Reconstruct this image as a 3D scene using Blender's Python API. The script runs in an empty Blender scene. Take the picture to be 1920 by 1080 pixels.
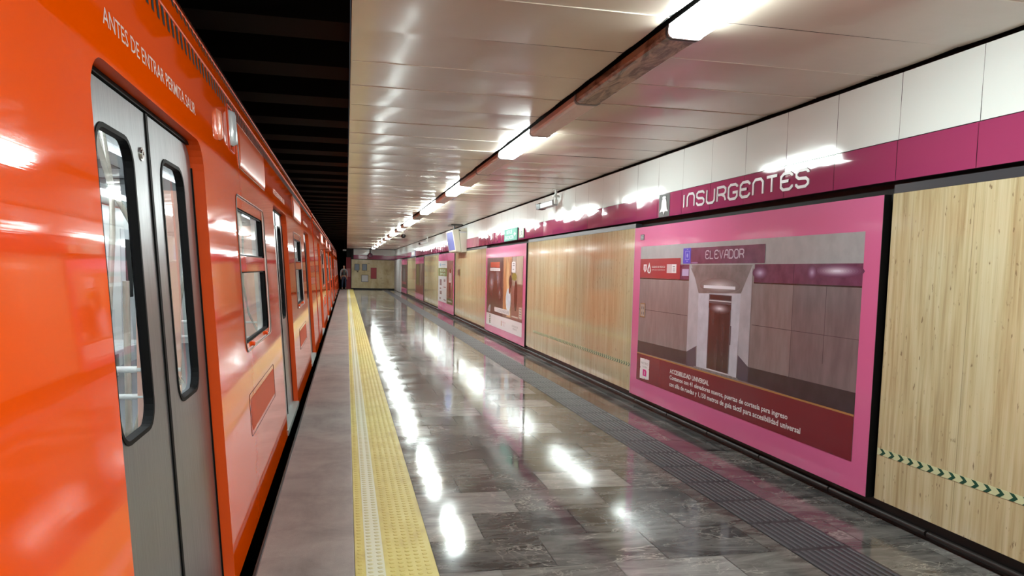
import bpy, bmesh, math, random
from mathutils import Vector, Matrix
random.seed(7)
S = bpy.context.scene
COL = S.collection
rad = math.radians

# ------------------------------------------------------------------ camera
H = 1.6
YAW, PITCH, ROLL = rad(12.5915), rad(-4.7874), rad(1.3)
FPX, CYPX = 1396.9, 624.7
def basis(yaw, pitch, roll):
    cy, sy, cp, sp, cr, sr = math.cos(yaw), math.sin(yaw), math.cos(pitch), math.sin(pitch), math.cos(roll), math.sin(roll)
    f = Vector((sy*cp, cy*cp, sp)); r = Vector((cy, -sy, 0)); u = r.cross(f)
    return cr*r + sr*u, -sr*r + cr*u, f
r_, u_, f_ = basis(YAW, PITCH, ROLL)
cam = bpy.data.cameras.new('camera'); camo = bpy.data.objects.new('camera', cam); COL.objects.link(camo)
M = Matrix((r_, u_, -f_)).transposed().to_4x4(); M.translation = Vector((0, 0, H)); camo.matrix_world = M
cam.sensor_fit = 'HORIZONTAL'; cam.sensor_width = 36; cam.lens = 36*FPX/1920
cam.shift_y = (CYPX-540)/1920; cam.clip_start = .05; cam.clip_end = 300
S.camera = camo
# ------------------------------------------------------------------ world, exposure
wd = bpy.data.worlds.new('world'); S.world = wd; wd.use_nodes = True
wd.node_tree.nodes['Background'].inputs[0].default_value = (.5, .52, .55, 1)
wd.node_tree.nodes['Background'].inputs[1].default_value = .02
vs = S.view_settings
vs.view_transform = 'Standard'; vs.look = 'None'; vs.gamma = 1; vs.use_curve_mapping = False; vs.exposure = 2.15
LAMP = 15.0          # emission of a lit platform tube
TRAINLAMP = 6.0

# ------------------------------------------------------------------ materials
def lin(c):
    return tuple((v/12.92 if v <= .04045 else ((v+.055)/1.055)**2.4) for v in [x/255 for x in c]) + (1,)
MATS = {}
def mat(name, rgb, rough=.5, metal=0, spec=.5, coat=0, coatr=.05, emit=0, emitc=None):
    m = bpy.data.materials.new(name); m.use_nodes = True
    b = m.node_tree.nodes['Principled BSDF']
    b.inputs['Base Color'].default_value = lin(rgb)
    b.inputs['Roughness'].default_value = rough
    b.inputs['Metallic'].default_value = metal
    b.inputs['Specular IOR Level'].default_value = spec
    b.inputs['Coat Weight'].default_value = coat
    b.inputs['Coat Roughness'].default_value = coatr
    if emit:
        b.inputs['Emission Color'].default_value = lin(emitc or rgb); b.inputs['Emission Strength'].default_value = emit
    MATS[name] = m
    return m
def N(m, t, **kw):
    n = m.node_tree.nodes.new(t)
    for k, v in kw.items():
        if k in n.inputs.keys(): n.inputs[k].default_value = v
        else: setattr(n, k, v)
    return n
def L(m, a, b): m.node_tree.links.new(a, b)
def BS(m): return m.node_tree.nodes['Principled BSDF']
def coords(m, scale=(1, 1, 1), loc=(0, 0, 0)):
    t = N(m, 'ShaderNodeNewGeometry'); mp = N(m, 'ShaderNodeMapping')
    mp.inputs['Scale'].default_value = scale; mp.inputs['Location'].default_value = loc
    L(m, t.outputs['Position'], mp.inputs['Vector']); return mp.outputs[0]
def noise(m, vec, scale, detail=3, rough=.55, dist=0):
    n = N(m, 'ShaderNodeTexNoise'); n.inputs['Scale'].default_value = scale; n.inputs['Detail'].default_value = detail
    n.inputs['Roughness'].default_value = rough; n.inputs['Distortion'].default_value = dist
    L(m, vec, n.inputs['Vector']); return n.outputs['Fac']
def ramp(m, fac, stops):
    r = N(m, 'ShaderNodeValToRGB'); cr = r.color_ramp
    while len(cr.elements) < len(stops): cr.elements.new(.5)
    for e, (p, c) in zip(cr.elements, stops):
        e.position = p; e.color = lin(c) if len(c) == 3 and max(c) > 1.01 else (tuple(c)+(1,))[:4]
    L(m, fac, r.inputs[0]); return r.outputs[0]
def mix(m, fac, a, b, mode='MIX'):
    n = N(m, 'ShaderNodeMix'); n.data_type = 'RGBA'; n.blend_type = mode
    for sock, v in ((0, fac), (6, a), (7, b)):
        if isinstance(v, (int, float)): n.inputs[sock].default_value = v
        elif isinstance(v, tuple): n.inputs[sock].default_value = v
        else: L(m, v, n.inputs[sock])
    return n.outputs[2]
def bump(m, h, strength, dist, prev=None):
    b = N(m, 'ShaderNodeBump'); b.inputs['Strength'].default_value = strength; b.inputs['Distance'].default_value = dist
    L(m, h, b.inputs['Height'])
    L(m, b.outputs[0], BS(m).inputs['Normal']); return b
def mapr(m, v, a, b, c, d):
    n = N(m, 'ShaderNodeMapRange'); 
    for i, x in enumerate((a, b, c, d)): n.inputs[i+1].default_value = x
    L(m, v, n.inputs[0]); return n.outputs[0]

def m_train():
    m = mat('orange_train_paint', (238, 80, 0), .045, spec=.3)
    v = coords(m, (1, .35, 3)); n = noise(m, v, 1.6, 2)
    v2 = coords(m, (1, .6, 40)); n2 = noise(m, v2, 2.0, 2)
    b = bump(m, n, .2, .005)
    b2 = N(m, 'ShaderNodeBump'); b2.inputs['Strength'].default_value = .12; b2.inputs['Distance'].default_value = .001
    L(m, n2, b2.inputs['Height']); L(m, b.outputs[0], b2.inputs['Normal'])
    L(m, b2.outputs[0], BS(m).inputs['Normal'])
    return m
ORANGE = m_train()
ORANGE2 = mat('orange_matte_jamb', (232, 78, 4), .38)
ORANGE3 = mat('orange_inset_paint', (205, 62, 6), .45)
SALMON = mat('orange_hatch_paint', (226, 92, 34), .3, spec=.6)
def m_steel():
    m = mat('brushed_stainless_door', (150, 150, 153), .36, metal=.9)
    v = coords(m, (1, 60, 1.2)); n = noise(m, v, 3, 3)
    L(m, mapr(m, n, .3, .7, .28, .45), BS(m).inputs['Roughness'])
    bump(m, n, .12, .0006); return m
STEEL = m_steel()
CHROME = mat('chrome', (215, 215, 215), .15, metal=1)
SILL = mat('aluminium_sill', (170, 180, 178), .45, metal=.5)
RUBBER = mat('black_rubber', (5, 5, 6), .6, spec=.15)
BLACK = mat('black_recess', (8, 8, 9), .7)
BLACKG = mat('black_trim_and_slot_shade', (9, 9, 9), .4)
UNDER = mat('underframe_black', (14, 13, 13), .8)
TUNNEL = mat('darkened_tunnel_concrete', (13, 11, 11), .95)  # darkness of the unlit tunnel is put into this near-black colour
TBEAM = mat('darkened_tunnel_beam', (6, 5, 6), .95)  # beams coloured darker still, so they sink into the tunnel's gloom
def m_glass():
    m = bpy.data.materials.new('train_window_glass'); m.use_nodes = True; nt = m.node_tree
    for n in list(nt.nodes): nt.nodes.remove(n)
    o = nt.nodes.new('ShaderNodeOutputMaterial'); t = nt.nodes.new('ShaderNodeBsdfTransparent'); g = nt.nodes.new('ShaderNodeBsdfGlossy')
    t.inputs[0].default_value = (.86, .89, .88, 1); g.inputs['Roughness'].default_value = .03
    f = nt.nodes.new('ShaderNodeFresnel'); f.inputs[0].default_value = 1.5
    x = nt.nodes.new('ShaderNodeMixShader')
    nt.links.new(f.outputs[0], x.inputs[0]); nt.links.new(t.outputs[0], x.inputs[1]); nt.links.new(g.outputs[0], x.inputs[2]); nt.links.new(x.outputs[0], o.inputs[0])
    return m
GLASS = m_glass()
def m_trav():
    m = mat('vertical_vein_travertine', (190, 172, 135), .12, coat=.2, coatr=.04, spec=.4)
    v = coords(m, (1, 5.5, .33)); a = noise(m, v, 1.5, 5, .62, .8)
    v2 = coords(m, (1, 26, .8), (0, 3, 1)); b = noise(m, v2, 1.5, 4, .65, .3)
    v3 = coords(m, (1, .55, .12)); c = noise(m, v3, 1.1, 2)
    col = ramp(m, a, [(.25, (144, 122, 88)), (.42, (180, 162, 122)), (.55, (198, 188, 152)), (.75, (210, 204, 176))])
    col2 = ramp(m, b, [(.28, (134, 112, 80)), (.5, (190, 178, 142)), (.75, (212, 206, 178))])
    base = mix(m, .5, col, col2)
    base = mix(m, mapr(m, c, .35, .65, 0, .25), base, lin((190, 168, 126)))
    vp = coords(m, (1, 22, 7)); vo = N(m, 'ShaderNodeTexNoise'); vo.inputs['Scale'].default_value = 2.2; vo.inputs['Detail'].default_value = 4
    L(m, vp, vo.inputs['Vector'])
    pit = mapr(m, vo.outputs['Fac'], .66, .72, 0, .75)
    base = mix(m, pit, base, lin((112, 92, 70)))
    # slab joints every 0.70 m
    g = N(m, 'ShaderNodeNewGeometry'); sx = N(m, 'ShaderNodeSeparateXYZ'); L(m, g.outputs['Position'], sx.inputs[0])
    j = N(m, 'ShaderNodeMath', operation='PINGPONG'); ad = N(m, 'ShaderNodeMath', operation='SUBTRACT'); ad.inputs[1].default_value = 3.6
    L(m, sx.outputs['Y'], ad.inputs[0]); L(m, ad.outputs[0], j.inputs[0]); j.inputs[1].default_value = .667
    lt = N(m, 'ShaderNodeMath', operation='LESS_THAN'); lt.inputs[1].default_value = .0022; L(m, j.outputs[0], lt.inputs[0])
    mu = N(m, 'ShaderNodeMath', operation='MULTIPLY'); mu.inputs[1].default_value = .55; L(m, lt.outputs[0], mu.inputs[0])
    base = mix(m, mu.outputs[0], base, lin((105, 90, 68)))
    L(m, base, BS(m).inputs['Base Color'])
    vb = coords(m, (1, .7, .5)); nb = noise(m, vb, 1.3, 2); bump(m, nb, .25, .01)
    return m
TRAV = m_trav()
def m_marble():
    m = mat('polished_grey_marble', (95, 92, 88), .1, spec=.36)
    at = N(m, 'ShaderNodeAttribute'); at.attribute_name = 'tone'
    base = ramp(m, at.outputs['Fac'], [(0, (34, 35, 39)), (.3, (68, 67, 68)), (.6, (110, 107, 104)), (1, (170, 167, 166))])
    # each tile carries its own vein offset
    g = N(m, 'ShaderNodeNewGeometry'); sc = N(m, 'ShaderNodeVectorMath', operation='SCALE'); sc.inputs['Scale'].default_value = 37.0
    cx = N(m, 'ShaderNodeCombineXYZ'); L(m, at.outputs['Fac'], cx.inputs[0]); L(m, at.outputs['Fac'], cx.inputs[2]); L(m, cx.outputs[0], sc.inputs[0])
    ad = N(m, 'ShaderNodeVectorMath', operation='ADD'); L(m, g.outputs['Position'], ad.inputs[0]); L(m, sc.outputs[0], ad.inputs[1])
    mp = N(m, 'ShaderNodeMapping'); mp.inputs['Scale'].default_value = (1.0, 3.4, 1); mp.inputs['Rotation'].default_value = (0, 0, .25)
    L(m, ad.outputs[0], mp.inputs['Vector'])
    a = noise(m, mp.outputs[0], 1.9, 7, .68, 1.4)
    cl = mapr(m, a, .36, .68, 0, 1)
    base2 = mix(m, cl, mix(m, 1, base, lin((196, 194, 194)), 'MULTIPLY'), mix(m, .30, base, lin((158, 154, 150))))
    def ridge(scale, width, seed):
        mq = N(m, 'ShaderNodeMapping'); mq.inputs['Location'].default_value = (seed, seed*2, 0); mq.inputs['Rotation'].default_value = (0, 0, .5*seed); mq.inputs['Scale'].default_value = (1, 1.8, 1)
        L(m, ad.outputs[0], mq.inputs['Vector']); q = noise(m, mq.outputs[0], scale, 5, .6, .6)
        sb = N(m, 'ShaderNodeMath', operation='SUBTRACT'); sb.inputs[1].default_value = .5; L(m, q, sb.inputs[0])
        ab = N(m, 'ShaderNodeMath', operation='ABSOLUTE'); L(m, sb.outputs[0], ab.inputs[0])
        return mapr(m, ab.outputs[0], 0, width, 1, 0)
    mxv = N(m, 'ShaderNodeMath', operation='MAXIMUM'); L(m, ridge(1.3, .010, 1.3), mxv.inputs[0]); L(m, ridge(3.2, .012, 3.1), mxv.inputs[1])
    mod = N(m, 'ShaderNodeMath', operation='MULTIPLY'); L(m, mxv.outputs[0], mod.inputs[0]); L(m, mapr(m, noise(m, ad.outputs[0], 2.2, 2), .42, .65, 0, .6), mod.inputs[1])
    vein = mod.outputs[0]
    base3 = mix(m, vein, base2, lin((178, 172, 165)))
    L(m, base3, BS(m).inputs['Base Color'])
    vr = coords(m, (1, 1, 1)); nr = noise(m, vr, 2.5, 4)
    L(m, mapr(m, nr, .3, .7, .055, .12), BS(m).inputs['Roughness'])
    vb = coords(m, (1, 1, 1)); nb = noise(m, vb, 3.2, 2); bump(m, nb, .14, .004)
    return m
MARBLE = m_marble()
GROUT = mat('floor_grout', (104, 100, 94), .6)
def m_concrete():
    m = mat('worn_platform_edge_concrete', (120, 112, 108), .42, spec=.4)
    v = coords(m); n = noise(m, v, 2.2, 6, .65, .5)
    v2 = coords(m, (8, .8, 1)); n2 = noise(m, v2, 3, 4, .6)
    c = ramp(m, n, [(.3, (118, 109, 107)), (.52, (146, 137, 134)), (.72, (166, 158, 154))])
    c = mix(m, mapr(m, n2, .45, .75, 0, .35), c, lin((156, 148, 142)))
    vs_ = coords(m, (1, 1, 1)); f = noise(m, vs_, 160, 2); c = mix(m, mapr(m, f, .3, .7, 0, .28), c, lin((96, 88, 84)))
    L(m, c, BS(m).inputs['Base Color']); bump(m, f, .15, .001); return m
CONC = m_concrete()
def m_yellow():
    m = mat('yellow_tactile_rubber', (206, 190, 92), .5)
    v = coords(m, (2.2, 1, 1)); n = noise(m, v, 3, 5, .6)
    c = ramp(m, n, [(.3, (176, 156, 80)), (.5, (194, 180, 98)), (.7, (202, 192, 118))])
    L(m, c, BS(m).inputs['Base Color']); return m
YELLOW = m_yellow()
YELLOWD = mat('scuffed_yellow_stud', (190, 174, 96), .55)
OFFW = mat('worn_white_paint', (202, 203, 180), .55)
OFFWD = mat('rubbed_white_stud', (188, 184, 144), .6)
GUIDE = mat('charcoal_guide_base', (30, 29, 33), .45)
GUIDER = mat('charcoal_guide_rib', (66, 64, 70), .4)
def m_ceil():
    m = mat('cream_enamelled_ceiling_panel', (204, 191, 177), .3, coat=.5, coatr=.13)
    v = coords(m, (.8, .5, 1)); n = noise(m, v, 1.5, 3)
    L(m, ramp(m, n, [(.3, (194, 179, 162)), (.7, (210, 198, 184))]), BS(m).inputs['Base Color'])
    v3 = coords(m, (.5, 7, 1)); n3 = noise(m, v3, 1.2, 2); bump(m, n3, .4, .004); return m
CEIL = m_ceil()
SEAM = mat('ceiling_seam_lip', (226, 218, 206), .3)
def m_enamel(name, rgb, rough=.09):
    m = mat(name, rgb, rough, spec=.4)
    v = coords(m, (1, 1.3, 2.2)); n = noise(m, v, 1.7, 2); bump(m, n, .3, .008); return m
WHITE = m_enamel('white_enamel_fascia', (226, 233, 231), .085)
MAG = m_enamel('magenta_enamel_band', (156, 60, 100), .06)
PINK = mat('pink_vinyl_sheet', (208, 100, 150), .22, coat=.4, coatr=.08)
def _p():
    v = coords(PINK, (1, 2, 2.5)); n = noise(PINK, v, 2.0, 3); bump(PINK, n, .35, .008)
_p()
DGREY = mat('dark_grey_strip', (52, 54, 60), .4)
LGREY = mat('light_grey_metal', (188, 190, 192), .35)
LETTER = mat('pale_grey_lettering', (208, 203, 208), .3)
TLETTER = mat('faded_white_transfer', (222, 190, 178), .5)
PIPE = mat('dark_brown_curb', (24, 18, 17), .5)
WHITEP = mat('white_plastic', (225, 228, 224), .35)
DARKP = mat('dark_plastic', (25, 24, 26), .3)
TUBE = mat('lit_fluorescent_tube', (245, 252, 255), .4, emit=LAMP, emitc=(240, 254, 250))
TTUBE = mat('lit_carriage_tube', (245, 252, 255), .4, emit=TRAINLAMP, emitc=(240, 248, 255))
def m_unlit(name, a, b, sc):
    m = mat(name, a, .35); v = coords(m, (8, 2, 8)); n = noise(m, v, sc, 6, .7, 1)
    L(m, ramp(m, n, [(.4, a), (.58, b)]), BS(m).inputs['Base Color']); return m
GRIMY = m_unlit('grimy_brown_diffuser', (96, 82, 70), (190, 172, 152), 1.6)
UNLIT = m_unlit('yellowed_unlit_diffuser', (232, 218, 208), (240, 228, 220), 1.0)
HOUS = mat('lamp_channel_metal', (120, 118, 120), .35, metal=.4)
INTW = mat('carriage_white_laminate', (216, 218, 214), .3)
INTF = mat('carriage_blue_grey_floor', (92, 96, 104), .4)
SEATM = mat('carriage_seat_grey', (196, 202, 202), .3)
POLE = mat('brushed_pole', (205, 200, 188), .25, metal=.7)
PARTN = mat('pale_salmon_partition', (232, 184, 166), .35)

# ------------------------------------------------------------------ mesh helpers
class MB:
    def __init__(s): s.v = []; s.f = []; s.m = []; s.sm = []; s.mats = []
    def mi(s, m):
        if m not in s.mats: s.mats.append(m)
        return s.mats.index(m)
    def face(s, pts, m, smooth=False):
        i = len(s.v); s.v += [tuple(p) for p in pts]; s.f.append(tuple(range(i, i+len(pts)))); s.m.append(s.mi(m)); s.sm.append(smooth)
    def mesh(s, verts, faces, m, smooth=False):
        i = len(s.v); s.v += [tuple(p) for p in verts]; k = s.mi(m)
        for f in faces: s.f.append(tuple(i+a for a in f)); s.m.append(k); s.sm.append(smooth)
    def box(s, x0, x1, y0, y1, z0, z1, m, mt=None):
        if x0 > x1: x0, x1 = x1, x0
        if y0 > y1: y0, y1 = y1, y0
        if z0 > z1: z0, z1 = z1, z0
        v = [(x0, y0, z0), (x1, y0, z0), (x1, y1, z0), (x0, y1, z0), (x0, y0, z1), (x1, y0, z1), (x1, y1, z1), (x0, y1, z1)]
        s.mesh(v, [(0, 3, 2, 1), (4, 5, 6, 7), (0, 1, 5, 4), (1, 2, 6, 5), (2, 3, 7, 6), (3, 0, 4, 7)], m)
        if mt: s.m[-5] = s.mi(mt)
    def tube(s, pts, r, m, n=10, cap=True, closed=False):
        pts = [Vector(p) for p in pts]; rs = r if isinstance(r, (list, tuple)) else [r]*len(pts)
        ring = []; up = None
        for i, p in enumerate(pts):
            a = pts[i-1] if i > 0 else p; b = pts[i+1] if i < len(pts)-1 else p
            t = (b-a).normalized()
            if up is None:
                up = Vector((0, 0, 1)) if abs(t.z) < .9 else Vector((1, 0, 0))
            e1 = (up - t*up.dot(t)).normalized(); up = e1; e2 = t.cross(e1)
            ring.append([p + (e1*math.cos(2*math.pi*k/n) + e2*math.sin(2*math.pi*k/n))*rs[i] for k in range(n)])
        verts = [q for rr in ring for q in rr]; faces = []
        for i in range(len(pts)-1):
            for k in range(n): faces.append((i*n+k, i*n+(k+1) % n, (i+1)*n+(k+1) % n, (i+1)*n+k))
        s.mesh(verts, faces, m, True)
        if cap:
            s.face(ring[0][::-1], m); s.face(ring[-1], m)
    def build(s, name, parent=None, origin=(0, 0, 0), bevel=0):
        me = bpy.data.meshes.new(name); ox, oy, oz = origin
        me.from_pydata([(a-ox, b-oy, c-oz) for a, b, c in s.v], [], s.f)
        for m in s.mats: me.materials.append(m)
        me.polygons.foreach_set('material_index', s.m); me.polygons.foreach_set('use_smooth', s.sm); me.update()
        o = bpy.data.objects.new(name, me); COL.objects.link(o)
        if parent: o.parent = parent
        else: o.location = origin
        if bevel:
            b = o.modifiers.new('b', 'BEVEL'); b.width = bevel; b.segments = 2; b.limit_method = 'ANGLE'
        return o
def tag(o, label, cat, group=None, kind=None):
    o['label'] = label; o['category'] = cat
    if group: o['group'] = group
    if kind: o['kind'] = kind
    return o
def struct(o): o['kind'] = 'structure'; return o
def empty(name, loc, label, cat, group=None):
    o = bpy.data.objects.new(name, None); o.location = loc; o.empty_display_size = .1; COL.objects.link(o); return tag(o, label, cat, group)
def kids(o): return [c for c in bpy.data.objects if c.parent == o]
def copy_tree(o, dy, label):
    r = o.copy(); COL.objects.link(r); r.location = Vector(o.location)+Vector((0, dy, 0)); r['label'] = label
    for c in kids(o):
        if c.get('once'): continue
        n = c.copy(); COL.objects.link(n); n.parent = r
        for g in kids(c):
            q = g.copy(); COL.objects.link(q); q.parent = n
    return r
def rrect(a0, a1, b0, b1, r, n=6):
    """rounded rectangle in 2D; r = one radius or (bl, br, tr, tl)"""
    R = r if isinstance(r, (list, tuple)) else (r,)*4
    out = []
    for (cx, cy, q, rr) in ((a0, b0, 2, R[0]), (a1, b0, 3, R[1]), (a1, b1, 0, R[2]), (a0, b1, 1, R[3])):
        if rr <= 1e-6: out.append((cx, cy)); continue
        ccx = cx + (rr if cx == a0 else -rr); ccy = cy + (rr if cy == b0 else -rr)
        for k in range(n+1):
            t = (q+k/n)*math.pi/2; out.append((ccx+rr*math.cos(t), ccy+rr*math.sin(t)))
    return out
def fill2d(outer, holes):
    bm = bmesh.new(); es = []
    for loop in [outer]+holes:
        vs_ = [bm.verts.new((p[0], p[1], 0)) for p in loop]
        for i in range(len(vs_)): es.append(bm.edges.new((vs_[i], vs_[(i+1) % len(vs_)])))
    bmesh.ops.triangle_fill(bm, use_beauty=True, use_dissolve=False, edges=es, normal=(0, 0, 1))
    bm.verts.index_update()
    v = [(q.co.x, q.co.y) for q in bm.verts]; f = []
    for p in bm.faces:
        ids = [q.index for q in p.verts]
        if p.normal.z < 0: ids = ids[::-1]
        f.append(ids)
    bm.free(); return v, f
def text_mesh(body, fn, size_box, mat_, name, parent=None, origin=(0, 0, 0), align='CENTER', sep=.0, extrude=.0008, bold=0):
    """fn maps (u,v) with u across 0..1 and v up 0..1 plus depth to world"""
    c = bpy.data.curves.new('t', 'FONT'); c.body = body; c.align_x = align; c.space_line = 1.0; c.offset = bold
    c.resolution_u = 2
    o = bpy.data.objects.new('t', c); COL.objects.link(o)
    dg = bpy.context.evaluated_depsgraph_get(); me = bpy.data.meshes.new_from_object(o.evaluated_get(dg))
    bpy.data.objects.remove(o); bpy.data.curves.remove(c)
    xs = [v.co.x for v in me.vertices]; ys = [v.co.y for v in me.vertices]
    x0, x1, y0, y1 = min(xs), max(xs), min(ys), max(ys)
    b = MB(); vv = [fn((v.co.x-x0)/(x1-x0), (v.co.y-y0)/(y1-y0)) for v in me.vertices]
    b.mesh(vv, [tuple(p.vertices) for p in me.polygons], mat_)
    bpy.data.meshes.remove(me)
    if isinstance(name, MB):
        name.mesh(b.v, b.f, mat_); return None
    return b.build(name, parent, origin)

def words_split(line, fn, m, name, parent, origin, bold=0):
    def ext(t):
        c = bpy.data.curves.new('t', 'FONT'); c.body = t; c.offset = bold; c.resolution_u = 2
        o = bpy.data.objects.new('t', c); COL.objects.link(o)
        me = bpy.data.meshes.new_from_object(o.evaluated_get(bpy.context.evaluated_depsgraph_get()))
        bpy.data.objects.remove(o); bpy.data.curves.remove(c)
        v = [tuple(q.co) for q in me.vertices]; f = [tuple(p.vertices) for p in me.polygons]; bpy.data.meshes.remove(me); return v, f
    fv, _ = ext(line); x0 = min(p[0] for p in fv); x1 = max(p[0] for p in fv); y0 = min(p[1] for p in fv); y1 = max(p[1] for p in fv)
    pre = ''
    for w_ in line.split(' '):
        pre = (pre+' '+w_).strip(); pv, _ = ext(pre); wv, wf = ext(w_)
        sh = max(p[0] for p in pv)-max(p[0] for p in wv)
        b = MB(); b.mesh([fn((p[0]+sh-x0)/(x1-x0), (p[1]-y0)/(y1-y0)) for p in wv], wf, m); b.build(name, parent, origin)

# wall frame: facing -X. left of a reader = larger Y
WX = 3.473
# ------------------------------------------------------------------ floor
YB, YF = -6.0, 55.6
b = MB(); b.box(-.45, 3.62, YB, YF, -.35, -.0032, GROUT); o = b.build('floor'); struct(o)
tones = {-1: [.8, .55, .75, .5, .45], 0: [.18, .45, .2, .35, .4], 1: [.85, .08, .22, .3, .4], 2: [.8, .5, .1, .25, .35], 3: [.35, .18, .85, .45, .25],
         4: [.55, .2, .5, .4, .5], 5: [.3, .15, .22, .6, .2], 6: [.35, .3, .4, .55, .3], 7: [.85, .5, .75, .15, .5], 8: [.4, .5, .35, .6, .3], 9: [.5, .8, .3, .6, .4]}
tb_v, tb_f, tone = [], [], []
R = random.Random(3)
k = math.floor((YB-3.79)/.466)
while True:
    y0 = 3.79+.466*k; y1 = y0+.466
    if y0 > YF: break
    y0c, y1c = max(y0, YB), min(y1, YF)
    off = .16 if k % 2 else .483
    xs = [.483]; x = off
    while x < 3.5:
        if x > .5: xs.append(x)
        x += .65
    xs.append(3.53); row = []
    for i in range(len(xs)-1):
        t = tones[k][i] if k in tones and i < len(tones[k]) else R.choice([R.uniform(.05, .35), R.uniform(.3, .65), R.uniform(.45, .9)])
        for (a, c) in ((xs[i], xs[i+1]),):
            for lo, hi in ((.483, 2.55), (2.945, 3.53)):
                aa, cc = max(a, lo), min(c, hi)
                if cc-aa < .01: continue
                g = .0016; j = len(tb_v)
                ta, tc = R.gauss(0, .0011), R.gauss(0, .0011)
                tb_v += [(aa+g, y0c+g, -ta*.2-tc*.2), (cc-g, y0c+g, ta*.2-tc*.2), (cc-g, y1c-g, ta*.2+tc*.2), (aa+g, y1c-g, -ta*.2+tc*.2)]; tb_f.append((j, j+1, j+2, j+3)); tone.append(t+R.uniform(-.02, .02))
    k += 1
me = bpy.data.meshes.new('floor'); me.from_pydata(tb_v, [], tb_f); me.materials.append(MARBLE)
at = me.attributes.new('tone', 'FLOAT', 'FACE'); at.data.foreach_set('value', tone)
o = bpy.data.objects.new('floor', me); COL.objects.link(o); struct(o)
b = MB(); b.box(-.45, .05, YB, YF, -.3, 0.0, CONC); b.box(-.47, -.45, YB, YF, -.16, -.004, PIPE); struct(b.build('floor', bevel=.004))
b = MB(); b.box(-.45, -.40, YB, YF, -1.25, -.16, TUNNEL); struct(b.build('wall_platform_face'))
b = MB(); b.box(-4.8, -.40, YB-6, 75, -1.35, -1.25, TUNNEL); struct(b.build('floor'))
# tactile warning strip
root = empty('tactile_warning_strip', (.265, 0, 0), 'long yellow studded tactile strip along the platform edge', 'tactile paving')
org = (.265, 0, 0)
b = MB(); b.box(.052, .481, YB, YF, -.003, .004, YELLOW); b.build('yellow_mat', root, org)
b = MB()
def stud(b, x, y, z, r, m, n=7, h=.0028):
    v = [(x+r*math.cos(2*math.pi*q/n), y+r*math.sin(2*math.pi*q/n), z) for q in range(n)] + [(x+r*.66*math.cos(2*math.pi*q/n), y+r*.66*math.sin(2*math.pi*q/n), z+h) for q in range(n)]
    b.mesh(v, [(q, (q+1) % n, n+(q+1) % n, n+q) for q in range(n)]+[tuple(range(n, 2*n))], m)
nrow = int((40-YB)/.054)
for i in range(nrow):
    y = YB+.03+i*.054
    for x in (.079, .247, .294, .341, .388, .435): stud(b, x, y, .0038, .0165, YELLOWD)
o = b.build('studs', root, org); o['kind'] = 'stuff'
b = MB(); b.box(.108, .208, YB, YF, .0041, .0058, OFFW)
b.build('white_centre_tape', root, org)['label'] = 'worn white band of rubbed studs'
b = MB()
for i in range(nrow):
    y = YB+.03+i*.054
    for x in (.133, .183): stud(b, x, y, .0056, .0175, OFFWD)
o = b.build('white_studs', root, org); o['kind'] = 'stuff'
# guide strip
root = empty('tactile_guide_strip', (2.747, 0, 0), 'charcoal ribbed tactile guide path in the marble floor beside the poster wall', 'tactile paving')
org = (2.747, 0, 0)
b = MB(); b.box(2.552, 2.943, YB, YF, -.003, .0015, GUIDE); b.build('guide_base', root, org)
b = MB(); k = math.floor((YB-3.79)/.466)
while 3.79+.466*k < YF-.5:
    y0 = 3.79+.466*k+.02
    for i in range(9):
        x = 2.572+i*.0435; w = .010
        if y0 < YB: continue
        v = [(x-w, y0, .0014), (x+w, y0, .0014), (x+w, y0+.43, .0014), (x-w, y0+.43, .0014), (x-w*.6, y0+.012, .0062), (x+w*.6, y0+.012, .0062), (x+w*.6, y0+.418, .0062), (x-w*.6, y0+.418, .0062)]
        b.mesh(v, [(4, 5, 6, 7), (0, 1, 5, 4), (1, 2, 6, 5), (2, 3, 7, 6), (3, 0, 4, 7)], GUIDER)
    k += 1
b.build('ribs', root, org)['kind'] = 'stuff'

# ------------------------------------------------------------------ ceiling
b = MB(); CZ = 2.95; R = random.Random(5)
SX0, SX1 = 1.655, 1.925
for (xa, xb) in ((.03, SX0), (SX1, 3.455)):
    k = -16
    while 3.78+.6745*k < 56.5:
        y0 = 3.78+.6745*k; y1 = y0+.6745; k += 1
        if y0 < YB: continue
        nx, ny = 10, 6; s0 = R.uniform(.002, .0075); t0 = R.uniform(-.002, .002)
        v = []
        for i in range(nx+1):
            for j in range(ny+1):
                u = j/ny; x = xa+(xb-xa)*i/nx
                v.append((x, y0+.0035+(y1-y0-.007)*u, CZ - s0*(1-(2*u-1)**2) + t0*(u-.5) - .0012*math.sin(x*2.3+k*1.7)))
        f = [(i*(ny+1)+j, i*(ny+1)+j+1, (i+1)*(ny+1)+j+1, (i+1)*(ny+1)+j) for i in range(nx) for j in range(ny)]
        b.mesh(v, f, CEIL, True)
        if R.random() < .6: b.box(xa, xb, y0-.003, y0+.003, CZ-.0035, CZ+.005, SEAM)
        else: b.box(xa, xb, y0-.003, y0+.003, CZ+.002, CZ+.005, DGREY)
b.box(.022, .032, YB, 56.5, CZ-.012, CZ+.10, CEIL)
for xa, xb in ((.022, SX0), (SX1, 3.62)): b.box(xa, xb, YB, 56.5, CZ+.02, CZ+.3, BLACK)
b.box(SX0, SX1, YB, 56.5, CZ+.1, CZ+.3, BLACK)
b.box(SX0-.003, SX0, YB, 56.5, CZ-.002, CZ+.1, BLACK); b.box(SX1, SX1+.003, YB, 56.5, CZ-.002, CZ+.1, BLACK)
struct(b.build('ceiling'))
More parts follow.
